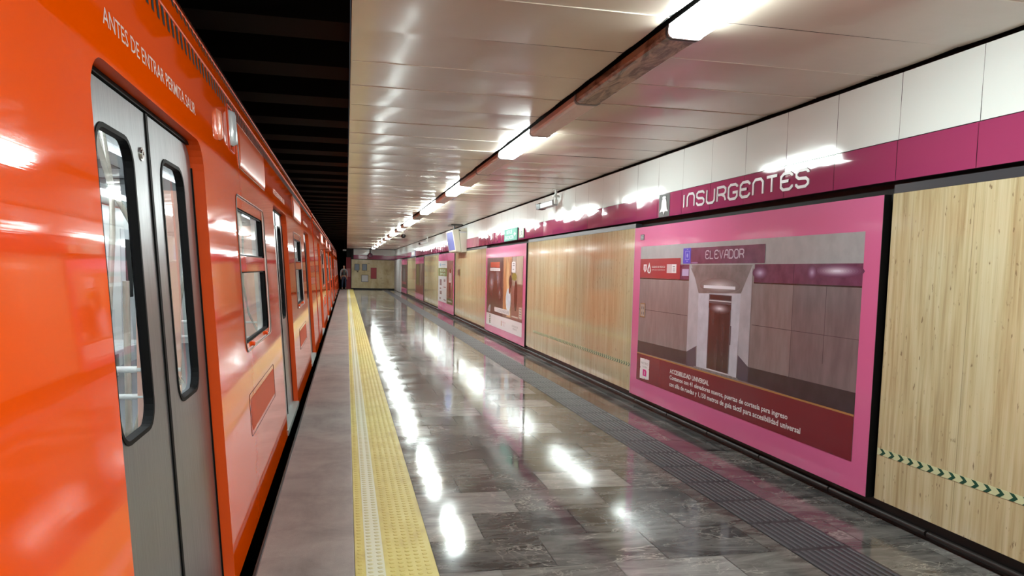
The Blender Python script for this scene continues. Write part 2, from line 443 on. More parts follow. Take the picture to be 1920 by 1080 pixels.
# tunnel over the track
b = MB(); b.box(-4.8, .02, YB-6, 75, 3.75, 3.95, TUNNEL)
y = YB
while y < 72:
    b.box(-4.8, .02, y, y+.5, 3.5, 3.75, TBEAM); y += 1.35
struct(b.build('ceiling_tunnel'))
b = MB(); b.box(-4.9, -4.8, YB-6, 75, -1.35, 3.95, TUNNEL); struct(b.build('wall_left'))
b = MB(); b.box(-4.9, .34, 75, 75.2, -1.35, 3.95, TUNNEL); b.box(.0, .34, 55.7, 75, -.3, 3.95, BLACK)
struct(b.build('wall_tunnel_end'))
b = MB(); b.box(-.45, 3.62, YB-.2, YB, -.3, 3.3, TRAV); struct(b.build('wall_back'))

# ------------------------------------------------------------------ right wall
b = MB(); b.box(3.56, 3.7, YB, YF+.3, -.3, 3.3, BLACK); struct(b.build('wall_right'))
b = MB()
TSEG = [(YB, 4.255), (8.705, 14.27), (18.70, 24.28), (28.66, 34.28), (38.42, 43.98), (48.32, 48.9)]
for a, c in TSEG: b.box(WX, 3.57, a, c, .132, 2.155, TRAV)
struct(b.build('wall_right'))
b = MB()
for a, c in TSEG: b.box(WX+.004, 3.57, a, c, 2.157, 2.212, DGREY)
struct(b.build('trim_1'))
b = MB(); b.box(3.505, 3.57, YB, YF, 0, .13, BLACKG); struct(b.build('baseboard_right'))
b = MB(); y = YB+.3
while y < YF:
    y2 = min(y+.94, YF); b.tube([(3.487, y, .048), (3.487, y2-.008, .048)], .019, PIPE, 10); y += .95
struct(b.build('baseboard_right'))
# fascia panels, bulging a little one by one
def fascia(name, z0, z1, x, m, y0s, off, amp, seed):
    R = random.Random(seed); b = MB(); y = y0s
    while y+.635 > YB: y -= .635
    y += .635+off
    while y < YF-.05:
        ya, yb = y+.0018, min(y+.635-.0018, YF); y += .635
        if any(abs((ya+yb)/2-s) < .001 for s in []): continue
        ny, nz = 8, 6; a = R.uniform(.35, 1)*amp; tl = R.uniform(-.0022, .0022); th = R.uniform(-.0015, .0015); ph = R.uniform(0, 6)
        v = []
        for i in range(ny+1):
            for j in range(nz+1):
                u, w = i/ny, j/nz
                xx = x - a*(1-(2*u-1)**2) - tl*(w-.5) - th*(u-.5) - .0006*math.sin(6*w+ph)
                v.append((xx, ya+(yb-ya)*u, z0+(z1-z0)*w))
        f = [(i*(nz+1)+j, i*(nz+1)+j+1, (i+1)*(nz+1)+j+1, (i+1)*(nz+1)+j) for i in range(ny) for j in range(nz)]
        b.mesh(v, f, m, True)
    b.box(x+.006, 3.57, YB, YF, z0-.002, z1+.002, DGREY if m is WHITE else BLACK)
    struct(b.build(name))
fascia('wall_right', 2.500, 2.922, WX, WHITE, 3.605, 0, .0012, 11)
fascia('trim_2', 2.238, 2.494, WX-.004, MAG, 3.605, .004, .0028, 12)
# white metal end section of the right wall
b = MB(); b.box(3.44, 3.57, 48.95, 55.5, 0.02, 2.2, LGREY)
for yy in (50.2, 51.5, 52.8, 54.1): b.box(3.437, 3.441, yy, yy+.012, .03, 2.19, DGREY)
struct(b.build('wall_right'))

# far wall
b = MB(); FY = 55.5
b.box(.36, 3.47, FY, FY+.12, .09, 2.16, TRAV); b.box(.36, 3.47, FY+.01, FY+.12, 2.16, 2.2, BLACK)
struct(b.build('wall_far'))
b = MB(); b.box(.5, 3.47, FY, FY+.12, 2.5, 2.9, WHITE); struct(b.build('wall_far'))
b = MB(); b.box(.5, 3.47, FY-.004, FY+.12, 2.2, 2.49, MAG); struct(b.build('trim_3'))
b = MB(); b.box(.34, 3.47, FY+.02, FY+.12, 0, .09, BLACK); b.box(.34, .5, FY+.02, FY+.2, 2.2, 3.0, BLACK); struct(b.build('baseboard_far'))

# ------------------------------------------------------------------ station name letters (stroke font)
def stroke_letter(b, ch, y_left, z0, w, h, th, x, m, depth=.004):
    """letters drawn with rounded strokes; y decreases to the right"""
    r = .28
    P = {
     'I': [[(.5, 0), (.5, 1)]],
     'n': [[(0, 0), (0, 1-.22), (.22*1, 1), (.78, 1), (1, .78), (1, 0)]],
     'S': [[(1, .80), (1, .86), (.82, 1), (.2, 1), (0, .86), (0, .66), (.2, .52), (.8, .48), (1, .34), (1, .14), (.8, 0), (.18, 0), (0, .14), (0, .22)]],
     'U': [[(0, 1), (0, .16), (.2, 0), (.8, 0), (1, .16), (1, 1)]],
     'R': [[(0, 0), (0, 1), (.78, 1), (1, .86), (1, .60), (.78, .46), (0, .46)], [(.55, .46), (.9, .30), (1, .12), (1, 0)]],
     'G': [[(1, .80), (1, .86), (.8, 1), (.22, 1), (0, .84), (0, .16), (.2, 0), (.8, 0), (1, .16), (1, .45), (.5, .45)]],
     'E': [[(1, .78), (1, .86), (.8, 1), (.25, 1), (0, .82), (0, .18), (.22, 0), (.8, 0), (1, .14), (1, .24)], [(0, .52), (.7, .52)]],
     'T': [[(0, 1), (1, 1)], [(.5, 1), (.5, 0)]],
     'L': [[(0, 1), (0, 0), (.9, 0)]],
     'V': [[(0, 1), (.5, 0), (1, 1)]],
     'A': [[(0, 0), (.06, .3), (.3, .9), (.5, 1), (.8, 1), (1, .84), (1, 0)], [(.12, .42), (1, .42)]],
     'D': [[(0, 0), (0, 1), (.7, 1), (1, .78), (1, .22), (.7, 0), (0, 0)]],
     'O': [[(.25, 0), (0, .2), (0, .8), (.25, 1), (.75, 1), (1, .8), (1, .2), (.75, 0), (.25, 0)]],
    }[ch]
    for li, line in enumerate(P):
        x -= .0003 if li else 0
        pts = [(y_left - th/2 - p[0]*(w-th), z0+th/2+p[1]*(h-th)) for p in line]
        n = len(pts); closed = line[0] == line[-1] and n > 2
        if closed: pts = pts[:-1]; n -= 1
        Ls, Rs = [], []
        for i in range(n):
            a = Vector(pts[i-1] if (i > 0 or closed) else pts[i]); c = Vector(pts[(i+1) % n] if (i < n-1 or closed) else pts[i]); p = Vector(pts[i])
            d1 = (p-a).normalized() if (p-a).length > 1e-6 else (c-p).normalized(); d2 = (c-p).normalized() if (c-p).length > 1e-6 else d1
            n1 = Vector((-d1.y, d1.x)); n2 = Vector((-d2.y, d2.x)); nn = (n1+n2); nn.normalize(); sc = 1/max(.6, nn.dot(n1))
            Ls.append(p+nn*th/2*sc); Rs.append(p-nn*th/2*sc)
        v = [(x, q[0], q[1]) for q in Ls] + [(x, q[0], q[1]) for q in Rs] + [(x+depth, q[0], q[1]) for q in Ls] + [(x+depth, q[0], q[1]) for q in Rs]
        f = []
        for i in range(n if closed else n-1):
            j = (i+1) % n
            f += [(i, j, n+j, n+i), (i, 2*n+i, 2*n+j, j), (n+i, n+j, 3*n+j, 3*n+i)]
        b.mesh(v, f, m)
root = empty('station_name_lettering', (WX, 6.25, 2.29), 'large pale lettering reading INSURGENTES on the magenta band', 'sign')
seq = [('I', .35), ('n', 1), ('S', 1), ('U', 1), ('R', 1), ('G', 1), ('E', 1), ('n', 1), ('T', 1), ('E', 1), ('S', 1)]
ytot = 7.375-5.125; gap = .035; tot = sum(w for _, w in seq); ww = (ytot-gap*(len(seq)-1)-.04)/tot; y = 7.365
for ch, w in seq:
    b = MB(); stroke_letter(b, ch, y, 2.292, ww*w if ch != 'I' else .03, .153, .024, WX-.0125, LETTER, .006)
    b.build('letter', root, tuple(root.location)); y -= (ww*w if ch != 'I' else .03)+gap+(.0 if ch != 'I' else .02)
# bell logo plate
root = empty('station_emblem_plate', (WX-.006, 7.85, 2.24), 'black plate with a white bell emblem beside the station name', 'sign')
og = tuple(root.location)
b = MB(); b.box(WX-.010, WX-.002, 7.71, 8.0, 2.24, 2.492, BLACKG); b.build('plate', root, og)
b = MB()
half = [(0, .232), (.03, .232), (.045, .222), (.045, .212), (.032, .205), (.05, .195), (.062, .165), (.068, .12), (.08, .09), (.105, .07), (.108, .058), (.04, .066), (.022, .06), (0, .028)]
pts = [(7.855-a, 2.235+c) for a, c in half] + [(7.855+a, 2.235+c) for a, c in half[::-1][1:-1]]
v, f = fill2d(pts, []); b.mesh([(WX-.013, p[0], p[1]) for p in v], [tuple(q[::-1]) for q in f], LETTER)
n = len(pts)
b.mesh([(WX-.013, p[0], p[1]) for p in pts]+[(WX-.009, p[0], p[1]) for p in pts], [(i, (i+1) % n, n+(i+1) % n, n+i) for i in range(n)], LETTER)
b.build('bell_emblem', root, og)

# ------------------------------------------------------------------ posters
PRINT = {}
def pm(name, rgb, rough=.25, var=0, sc=(1, 3, 3), s=3):
    if name in PRINT: return PRINT[name]
    m = mat('print_'+name, rgb, rough, coat=.3, coatr=.1)
    if var:
        v = coords(m, sc); n = noise(m, v, s, 5)
        lo = tuple(max(0, c-var) for c in rgb); hi = tuple(min(255, c+var) for c in rgb)
        L(m, ramp(m, n, [(.35, lo), (.65, hi)]), BS(m).inputs['Base Color'])
    PRINT[name] = m; return m
def poster(y0, y1, z0, z1, label):
    """y0 = right edge (near), y1 = left edge (far)"""
    root = empty('advertising_poster', (WX, (y0+y1)/2, z0), label, 'poster', 'wall posters with pink borders')
    og = tuple(root.location)
    b = MB(); b.box(WX-.022, WX+.03, y0, y1, z0, z1, PINK); b.box(WX-.024, WX+.03, y0-.005, y0-.0005, z0-.002, z1+.002, BLACKG); b.box(WX-.024, WX-.0, y1, y1+.004, z0-.004, z1+.004, LGREY)
    b.build('pink_panel', root, og)
    return root, og
class Pic:
    def __init__(s, yl, yr, zt, zb): s.yl, s.yr, s.zt, s.zb = yl, yr, zt, zb; s.b = MB(); s.x = WX-.0226; s.layer = 0
    def P(s, u, v): return (s.x-.00004*s.layer, s.yl+(s.yr-s.yl)*u, s.zt+(s.zb-s.zt)*v)
    def poly(s, pts, m): s.layer += 1; s.b.face([s.P(*p) for p in pts][::1], m)
    def rect(s, u0, v0, u1, v1, m): s.poly([(u0, v1), (u1, v1), (u1, v0), (u0, v0)], m)
    def ell(s, u, v, ru, rv, m, n=20, a0=0): s.poly([(u+ru*math.cos(a0-2*math.pi*i/n), v+rv*math.sin(a0-2*math.pi*i/n)) for i in range(n)], m)
    def glow(s, u, v, ru, rv, cin, cout, nm, k=9):
        for i in range(k):
            t = i/(k-1); c = tuple(int(cout[q]+(cin[q]-cout[q])*t**1.3) for q in range(3))
            s.ell(u, v, ru*(1-.85*t), rv*(1-.85*t), pm('%s_%d' % (nm, i), c))
    def text(s, body, u0, vbase, u1, vtop, m, bold=.0, dst=None):
        s.layer += 1
        fn = lambda a, c: s.P(u0+(u1-u0)*a, vbase+(vtop-vbase)*c)
        if dst is None: text_mesh(body, fn, None, m, s.b, bold=bold)
        else: text_mesh(body, fn, None, m, dst, bold=bold)
# poster A -- elevator
rootA, og = poster(4.312, 8.655, .122, 2.152, 'largest pink bordered poster, showing an elevator entrance, nearest on the right wall')
p = Pic(8.445, 4.475, 1.922, .326)
WH = pm('white', (222, 218, 222)); MRN = pm('maroon', (112, 24, 38)); RED = pm('red', (150, 40, 52)); GOLD = pm('gold', (168, 120, 72))
PLUM = pm('plum', (98, 44, 78), .25, 10); TAUPE = pm('taupe', (128, 116, 118), .3, 9, (1, 5, 1.4), 2.5); TAUPE2 = pm('taupe2', (112, 100, 104), .3, 9, (1, 5, 1.4), 2.5)
p.rect(0, 0, 1, 1, TAUPE)
p.rect(0, 0, 1, .16, pm('pale_grey', (158, 160, 164), .3, 6))
p.rect(.797, .235, 1, .70, TAUPE2); p.rect(.902, .24, .9035, .60, pm('taupe_line', (92, 82, 86))); p.rect(.797, .24, .7985, .70, PRINT['taupe_line']); p.rect(.648, .465, 1, .468, PRINT['taupe_line']); p.rect(.0, .465, .33, .468, PRINT['taupe_line'])
DKB = pm('dark_base', (48, 42, 50), .3, 6)
p.poly([(0, .792), (.39, .785), (.386, .646), (.332, .699), (.24, .702), (0, .705)][::1], DKB)
p.poly([(.593, .785), (1, .80), (1, .697), (.642, .70), (.596, .648)], DKB)
p.poly([(.335, .70), (.386, .646), (.392, .785), (.335, .79)], pm('dark_base2', (74, 68, 84)))
p.poly([(.595, .785), (.642, .785), (.642, .70), (.596, .648)], PRINT['dark_base2'])
p.rect(.27, .136, .331, .236, PLUM); p.rect(.649, .136, 1, .237, PLUM); p.rect(.649, .234, 1, .241, pm('black', (22, 18, 22))); p.rect(.0, .234, .331, .24, PRINT['black'])
p.rect(.795, .137, .797, .235, pm('plum_dark', (72, 30, 56)))
GL = pm('glow_lilac', (178, 160, 200)); GL2 = pm('glow_white', (214, 206, 226))
p.glow(.93, .170, .075, .03, (222, 214, 234), (98, 48, 82), 'gla'); p.glow(.856, .178, .016, .036, (178, 150, 190), (98, 48, 82), 'glb')
p.glow(.672, .183, .03, .034, (186, 164, 204), (98, 48, 82), 'glc'); p.rect(.29, .165, .329, .21, GL)
# recess
WING = pm('wing', (172, 168, 178), .3, 8, (1, 2, 2)); 
p.poly([(.333, .141), (.335, .70), (.394, .645), (.394, .30), (.389, .274)][::1], WING)
p.poly([(.642, .70), (.642, .141), (.595, .264), (.594, .30), (.596, .648)][::1], WING)
p.poly([(.394, .787), (.593, .787), (.597, .27), (.389, .274)], pm('back_white', (186, 186, 200), .3, 8))
p.poly([(.39, .316), (.597, .300), (.641, .14), (.345, .14)], pm('recess_ceiling', (116, 106, 108), .3, 14))
p.glow(.494, .262, .10, .045, (196, 192, 200), (118, 108, 110), 'gld'); p.rect(.416, .263, .571, .281, pm('lamp_white', (226, 226, 238)))
p.rect(.447, .316, .557, .40, pm('door_head', (92, 84, 92))); p.rect(.449, .35, .556, .356, pm('white2', (205, 205, 214))); p.rect(.452, .32, .553, .345, pm('door_dark', (44, 36, 42)))
p.rect(.448, .37, .557, .774, pm('lift_door', (66, 44, 46), .25, 14, (1, 6, 1), 2)); p.glow(.502, .398, .05, .03, (206, 204, 220), (80, 58, 62), 'gle')
p.rect(.448, .40, .452, .774, PRINT['door_head']); p.rect(.553, .40, .557, .774, PRINT['door_head']); p.rect(.501, .41, .5025, .77, PRINT['door_dark'])
p.rect(.448, .770, .557, .777, PRINT['white2']); p.rect(.38, .778, .6, .80, pm('stone_threshold', (120, 114, 116), .3, 18, (1, 14, 14)))
p.rect(.557, .49, .561, .60, PRINT['door_head'])
p.rect(0, .80, 1, 1, MRN); p.rect(0, .793, 1, .802, GOLD)
p.rect(0, .092, .279, .232, RED); p.rect(.293, .03, .34, .13, pm('blue', (56, 62, 190))); p.rect(.338, .03, .689, .131, PLUM)
p.ell(.36, .125, .02, .006, pm('glow_plum', (140, 104, 148)))
# lift pictogram
BL = pm('pale_blue', (150, 158, 232))
for r in ((.305, .048, .330, .051), (.305, .102, .330, .105), (.305, .048, .307, .105), (.328, .048, .330, .105)): p.rect(*r, BL)
p.ell(.3175, .078, .004, .014, BL); p.poly([(.313, .041), (.322, .041), (.3175, .034)], BL); p.poly([(.313, .112), (.3175, .12), (.322, .112)], BL)
# crest, flame, small words, blank code box
p.poly([(.027, .133), (.027, .17), (.038, .192), (.050, .17), (.050, .133)], WH); p.poly([(.031, .141), (.031, .168), (.038, .182), (.046, .168), (.046, .141)], pm('pinkish', (202, 150, 160)))
p.poly([(.069, .118), (.058, .16), (.056, .185), (.064, .197), (.076, .197), (.082, .18), (.079, .16)], WH); p.poly([(.069, .145), (.064, .17), (.066, .19), (.073, .19), (.075, .17)], RED)
p.text('CIUDAD DE MÉXICO', .088, .157, .181, .141, WH); p.text('CAPITAL DE LA TRANSFORMACIÓN', .088, .176, .181, .167, WH)
p.rect(.193, .132, .255, .193, pm('grey_square', (196, 176, 182))); p.rect(.226, .134, .253, .191, WH); p.rect(.231, .146, .246, .152, DKB)
for q in range(4): p.rect(.232, .158+q*.008, .248, .161+q*.008, DKB)
# switch plate
p.rect(.012, .42, .050, .525, pm('brass', (150, 118, 84))); p.rect(.016, .428, .046, .517, pm('plate', (168, 158, 150)))
for (a, c) in ((.022, .445), (.036, .445), (.022, .485), (.036, .485)): p.rect(a, c, a+.006, c+.02, DKB)
# ticket shaped badge
p.poly([(.028, .983), (.060, .980), (.064, .972), (.068, .980), (.097, .975), (.097, .905), (.093, .90), (.097, .893), (.097, .83), (.068, .828), (.064, .838), (.060, .828), (.028, .83), (.028, .893), (.032, .90), (.028, .907)], WH)
p.text('METRO', .036, .872, .090, .856, pm('grey_text', (130, 124, 130))); p.text('CDMX', .044, .896, .082, .884, PRINT['grey_text'])
p.poly([(.050, .958), (.078, .958), (.078, .918), (.070, .908), (.050, .908)], pm('hot_pink', (205, 30, 130))); p.rect(.062, .922, .066, .948, WH)
p.b.build('printed_picture', rootA, og)
# ELEVADOR with the stroke font
b = MB(); yl = p.yl+(p.yr-p.yl)*.4185; yr = p.yl+(p.yr-p.yl)*.603; zt = p.zt+(p.zb-p.zt)*.049; zb = p.zt+(p.zb-p.zt)*.104
n = 8; gp = .012; w = ((yl-yr)-gp*(n-1))/n; y = yl
for ch in 'ELEVADOR': stroke_letter(b, ch, y, zb, w, zt-zb, .011, WX-.0226-.00004*(p.layer+3), pm('plum_text', (196, 180, 200)), .001); y -= w+gp
b.build('elevator_lettering', rootA, og)
q = p
q.layer += 3
def cap(body, u0, vb, u1, vt, m, bold):
    words_split(body, lambda a, c: q.P(u0+(u1-u0)*a, vb+(vt-vb)*c), m, 'caption_word', rootA, og, bold)
cap('ACCESIBILIDAD UNIVERSAL', .240, .874, .466, .843, WH, .02)
cap('Contamos con 41 elevadores nuevos, puertas de cortesía para ingreso', .240, .924, .803, .886, WH, .02)
cap('con silla de ruedas y 1,150 metros de guía táctil para accesibilidad universal', .240, .972, .848, .932, WH, .02)
b = MB(); b.box(WX-.0275, WX-.0215, 8.36, 8.465, 2.0, 2.065, DGREY)
for i in range(3):
    for j in range(3): b.box(WX-.029, WX-.027, 8.372+i*.03, 8.39+i*.03, 2.008+j*.018, 2.018+j*.018, LGREY)
b.build('speaker_grille', rootA, og)
# poster B -- pyramid and street
rootB, og = poster(14.31, 18.66, .10, 2.15, 'pink bordered poster with dark tower shape and golden street scene, second along the wall')
p = Pic(18.45, 14.55, 1.90, .262)
p.rect(0, 0, .5, .83, pm('b_dark', (58, 34, 36), .3, 14, (1, 2, 2))); 
p.glow(.16, .36, .12, .2, (150, 142, 152), (62, 40, 42), 'glf'); p.glow(.34, .30, .09, .2, (136, 128, 138), (62, 40, 42), 'glg'); p.glow(.41, .50, .05, .1, (128, 118, 124), (62, 40, 42), 'glh')
p.poly([(.13, .83), (.45, .83), (.29, .19), (.245, .19)], pm('b_tower', (66, 38, 32), .3, 12, (1, 5, 3)))
p.poly([(.02, .80), (.13, .80), (.15, .70), (.10, .69)], pm('b_pale', (150, 146, 150)))
p.rect(.11, .062, .40, .138, pm('b_orange', (178, 66, 36))); p.rect(.10, .148, .412, .19, WH); p.text('CIUDAD DE TODOS', .13, .179, .38, .160, DKB)
p.rect(.5, 0, 1, .83, pm('b_street', (100, 72, 54), .3, 46, (1, 6, 5), 5)); p.poly([(.52, .78), (.60, .78), (.70, .3), (.73, 0), (.51, 0)], pm('b_gold', (158, 102, 56), .3, 44, (1, 9, 1), 2))
p.poly([(.62, .80), (.72, .80), (.66, .1), (.60, 0), (.58, 0)], pm('b_gold2', (186, 146, 100), .3, 40, (1, 9, 1), 2))
p.rect(.84, 0, .99, .35, pm('b_col', (176, 160, 140), .3, 18, (1, 6, 1), 2)); p.rect(.76, 0, .83, .5, pm('b_col2', (150, 140, 128), .3, 20, (1, 6, 1), 2))
p.rect(.74, .38, .995, .82, pm('b_red', (112, 52, 40), .3, 62, (1, 10, 10), 7)); p.ell(.84, .50, .04, .2, pm('b_fig', (50, 30, 28))); p.ell(.70, .33, .035, .09, PRINT['b_fig'])
p.ell(.655, .575, .065, .16, pm('b_shirt', (196, 204, 216), .3, 10)); p.ell(.685, .44, .02, .05, pm('b_skin', (120, 66, 46))); p.ell(.80, .26, .06, .05, pm('b_leaf', (132, 122, 40), .3, 20, (1, 12, 12)))
p.rect(.73, .068, .822, .205, WH); p.rect(.75, .085, .80, .095, DKB); p.rect(.75, .11, .80, .12, DKB); p.rect(.75, .16, .79, .17, DKB)
p.rect(.265, .71, .70, .775, WH); p.text('LA CIUDAD NOS UNE', .29, .762, .68, .723, DKB); p.rect(.925, .635, .99, .782, pm('b_box', (196, 180, 168)))
for q_ in range(4): p.rect(.935, .655+q_*.03, .98, .667+q_*.03, PRINT['grey_text'])
p.rect(.75, .765, .91, .785, PRINT['b_box'])
p.rect(0, .822, 1, 1, WH)
for q_ in range(5): p.rect(.10, .845+q_*.026, .145, .862+q_*.026, pm('b_green', (110, 136, 112)))
p.rect(.262, .84, .264, .98, PRINT['grey_text']); p.rect(.47, .88, .485, .95, GOLD); p.text('GOBIERNO DE\nMÉXICO', .50, .945, .60, .88, PRINT['pinkish']); p.text('CIUDAD DE\nMÉXICO', .765, .945, .91, .885, PRINT['grey_text'])
p.b.build('printed_picture', rootB, og)
# poster C -- white / green
rootC, og = poster(24.33, 28.62, .09, 2.16, 'pink bordered poster with white and green information panel, third along the wall')
p = Pic(28.62, 24.55, 1.90, .40)
p.rect(0, 0, .62, 1, pm('c_white', (206, 210, 214))); p.rect(0, .17, .62, .37, pm('c_green', (110, 136, 80))); p.rect(.60, 0, 1, 1, pm('c_photo', (116, 78, 66), .3, 34, (1, 6, 3), 3))
p.ell(.82, .45, .09, .25, pm('c_fig', (176, 160, 160), .3, 18)); p.rect(.74, .50, .86, .85, pm('c_dress', (92, 44, 44))); p.ell(.82, .24, .05, .05, PRINT['b_skin'])
p.rect(.62, .87, 1, 1, pm('c_green2', (70, 98, 52))); p.text('metro', .68, .95, .92, .91, WH)
p.text('BUSCAS\nEMPLEO', .12, .35, .50, .20, WH); p.ell(.14, .09, .05, .04, pm('c_blue', (150, 176, 196))); p.rect(.24, .08, .5, .10, PRINT['c_blue'])
for (a, c, d, e) in ((.1, .45, .25, .60), (.1, .66, .22, .69), (.12, .74, .26, .82), (.40, .44, .50, .50), (.1, .9, .2, .95), (.4, .92, .55, .95), (.38, .62, .54, .64)): p.rect(a, c, d, e, PRINT['grey_text'])
p.b.build('printed_picture', rootC, og)
rootD, og = poster(34.3, 38.4, .11, 2.15, 'pink bordered poster with a dark green garden picture, fourth along the wall')
p = Pic(38.3, 34.4, 1.84, .40); p.rect(0, 0, 1, 1, pm('d_bg', (72, 62, 48), .3, 34, (1, 4, 4), 3)); p.poly([(.1, .8), (.5, .9), (.45, .1), (.15, 0)], pm('d_green', (88, 100, 52), .3, 26, (1, 5, 3), 3)); p.poly([(.6, .9), (.8, .9), (.72, .4), (.86, 0), (.62, 0)], pm('d_path', (150, 142, 130), .3, 22))
p.rect(0, .72, 1, 1, pm('d_fl', (112, 62, 56), .3, 40, (1, 8, 8), 4)); p.b.build('printed_picture', rootD, og)
rootE, og = poster(44.0, 48.3, .10, 2.13, 'pink bordered poster with a dark crowd picture, farthest along the wall')
p = Pic(48.1, 44.1, 1.82, .42); p.rect(0, 0, 1, 1, pm('e_bg', (50, 42, 54), .3, 22, (1, 5, 4), 3)); p.ell(.5, .45, .2, .3, pm('e_mid', (92, 92, 112), .3, 24)); p.rect(.1, .74, .9, .84, pm('e_red', (150, 50, 76), .3, 30, (1, 6, 6), 4)); p.b.build('printed_picture', rootE, og)

# ------------------------------------------------------------------ chevron tapes
CREAM = mat('cream_photoluminescent_tape', (196, 200, 158), .4); DGREEN = mat('dark_green_print', (24, 72, 56), .4)
def tape(y0, y1, zc, hgt, label, pitch=.083):
    root = empty('evacuation_tape', (WX-.002, (y0+y1)/2, zc-hgt/2), label, 'tape'); og = tuple(root.location)
    b = MB(); b.box(WX-.0025, WX-.0002, y0, y1, zc-hgt/2, zc+hgt/2, CREAM); b.build('tape_strip', root, og)
    b = MB(); y = y1-.02; h = hgt/2; t = pitch*.36
    while y > y0+.05:
        d = pitch*.34
        pts = [(y, zc+h), (y-t, zc+h), (y-t-d, zc), (y-t, zc-h), (y, zc-h), (y-d, zc)]
        b.face([(WX-.0032, a, c) for a, c in pts], DGREEN); y -= pitch
    b.build('chevrons', root, og)['kind'] = 'stuff'
tape(YB+.2, 4.25, .456, .044, 'cream tape with dark green chevrons on the nearest travertine wall section')
tape(8.71, 13.7, .462, .046, 'cream chevron tape on the travertine between the two nearest posters')

# ------------------------------------------------------------------ signs on the band
TEAL = mat('teal_sign_face', (80, 158, 138), .45, spec=.15); SGREEN = mat('photoluminescent_sign', (196, 220, 150), .3)
root = empty('evacuation_route_sign', (WX-.02, 15.78, 2.245), 'teal green sign with two lines of white words on the magenta band', 'sign'); og = tuple(root.location)
b = MB(); b.box(WX-.03, WX-.006, 15.15, 16.43, 2.245, 2.505, TEAL); b.build('sign_plate', root, og)
b = MB(); LT = mat('sign_white', (214, 236, 230), .5, spec=.2)
text_mesh('RUTA DE\nEVACUACIÓN', lambda a, c: (WX-.0312, 16.33-.85*a, 2.275+.20*c), None, LT, b, bold=.01)
b.face([(WX-.0312, 15.40, 2.33), (WX-.0312, 15.40, 2.42), (WX-.0312, 15.24, 2.375)], LT); b.box(WX-.0315, WX-.030, 15.40, 15.46, 2.36, 2.39, LT)
b.build('sign_lettering', root, og)
root = empty('running_figure_sign', (WX-.02, 14.79, 2.262), 'small pale green sign with a dark running figure, right of the teal sign', 'sign'); og = tuple(root.location)
b = MB(); b.box(WX-.022, WX-.006, 14.59, 15.0, 2.262, 2.455, DGREEN); b.box(WX-.0235, WX-.021, 14.60, 14.99, 2.285, 2.44, SGREEN); b.build('sign_plate', root, og)
b = MB(); X_ = WX-.0242; DG = DGREEN
def blob(pts): b.face([(X_, a, c) for a, c in pts], DG)
blob([(14.80+.018*math.cos(t*.7), 2.425+.012*math.sin(t*.7)) for t in range(9)])
blob([(14.82, 2.41), (14.77, 2.41), (14.76, 2.36), (14.80, 2.355)]); blob([(14.80, 2.36), (14.76, 2.36), (14.70, 2.32), (14.72, 2.30), (14.78, 2.34)]); blob([(14.80, 2.36), (14.77, 2.35), (14.83, 2.30), (14.88, 2.30), (14.88, 2.31)])
blob([(14.78, 2.405), (14.76, 2.39), (14.68, 2.37), (14.69, 2.385)]); blob([(14.82, 2.405), (14.80, 2.39), (14.87, 2.36), (14.88, 2.37)]); blob([(14.66, 2.43), (14.62, 2.43), (14.62, 2.29), (14.66, 2.29)]); blob([(14.97, 2.43), (14.92, 2.43), (14.92, 2.29), (14.97, 2.29)])
b.build('running_figure', root, og)
root = empty('direction_sign', (WX-.03, 39.3, 2.25), 'small pale blue sign on the far part of the magenta band', 'sign'); og = tuple(root.location)
b = MB(); b.box(WX-.03, WX-.006, 38.9, 40.9, 2.24, 2.50, mat('pale_blue_sign', (158, 178, 200), .3)); b.box(WX-.032, WX-.0299, 39.1, 40.7, 2.29, 2.45, WHITEP); b.build('sign_plate', root, og)

# ------------------------------------------------------------------ wall monitor
root = empty('passenger_information_monitor', (3.2, 22.0, 2.13), 'cream wedge shaped monitor housing with a blue screen hung high on the wall', 'monitor'); og = tuple(root.location)
HC = mat('cream_monitor_case', (204, 200, 184), .35); SCR = mat('monitor_screen', (86, 92, 140), .4, spec=.15, emit=.09, emitc=(120, 136, 214))
b = MB()
x0t, x0b, x1 = 3.17, 3.27, 3.47
def prism_y(b, prof, y0, y1, m):
    n = len(prof); v = [(a, y0, c) for a, c in prof]+[(a, y1, c) for a, c in prof]
    b.mesh(v, [tuple(range(n))[::-1], tuple(range(n, 2*n))]+[(i, (i+1) % n, n+(i+1) % n, n+i) for i in range(n)], m)
prism_y(b, [(3.24, 2.79), (3.47, 2.84), (3.47, 2.13), (3.32, 2.11)][::-1], 21.95, 23.6, HC)
b.build('monitor_case', root, og, .004)
b = MB(); prism_y(b, [(3.05, 2.77), (3.23, 2.79), (3.31, 2.12), (3.16, 2.13)][::-1], 22.0, 23.55, HC); b.build('screen_case', root, og, .008)
b = MB(); b.face([(3.057, 22.12, 2.72), (3.057, 23.45, 2.72), (3.150, 23.45, 2.18), (3.150, 22.12, 2.18)], SCR)
b.build('screen', root, og)
b = MB(); b.tube([(3.24, 21.93, 2.76), (3.24, 21.80, 2.74)], .02, DARKP); b.box(3.25, 3.45, 21.93, 21.95, 2.68, 2.72, LGREY); b.build('small_camera', root, og)
b = MB(); b.tube([(3.2, 22.7, 2.8), (3.2, 22.7, 2.95)], .02, DARKP); b.box(3.05, 3.4, 22.3, 23.1, 2.925, 2.95, DARKP); b.build('ceiling_bracket', root, og)

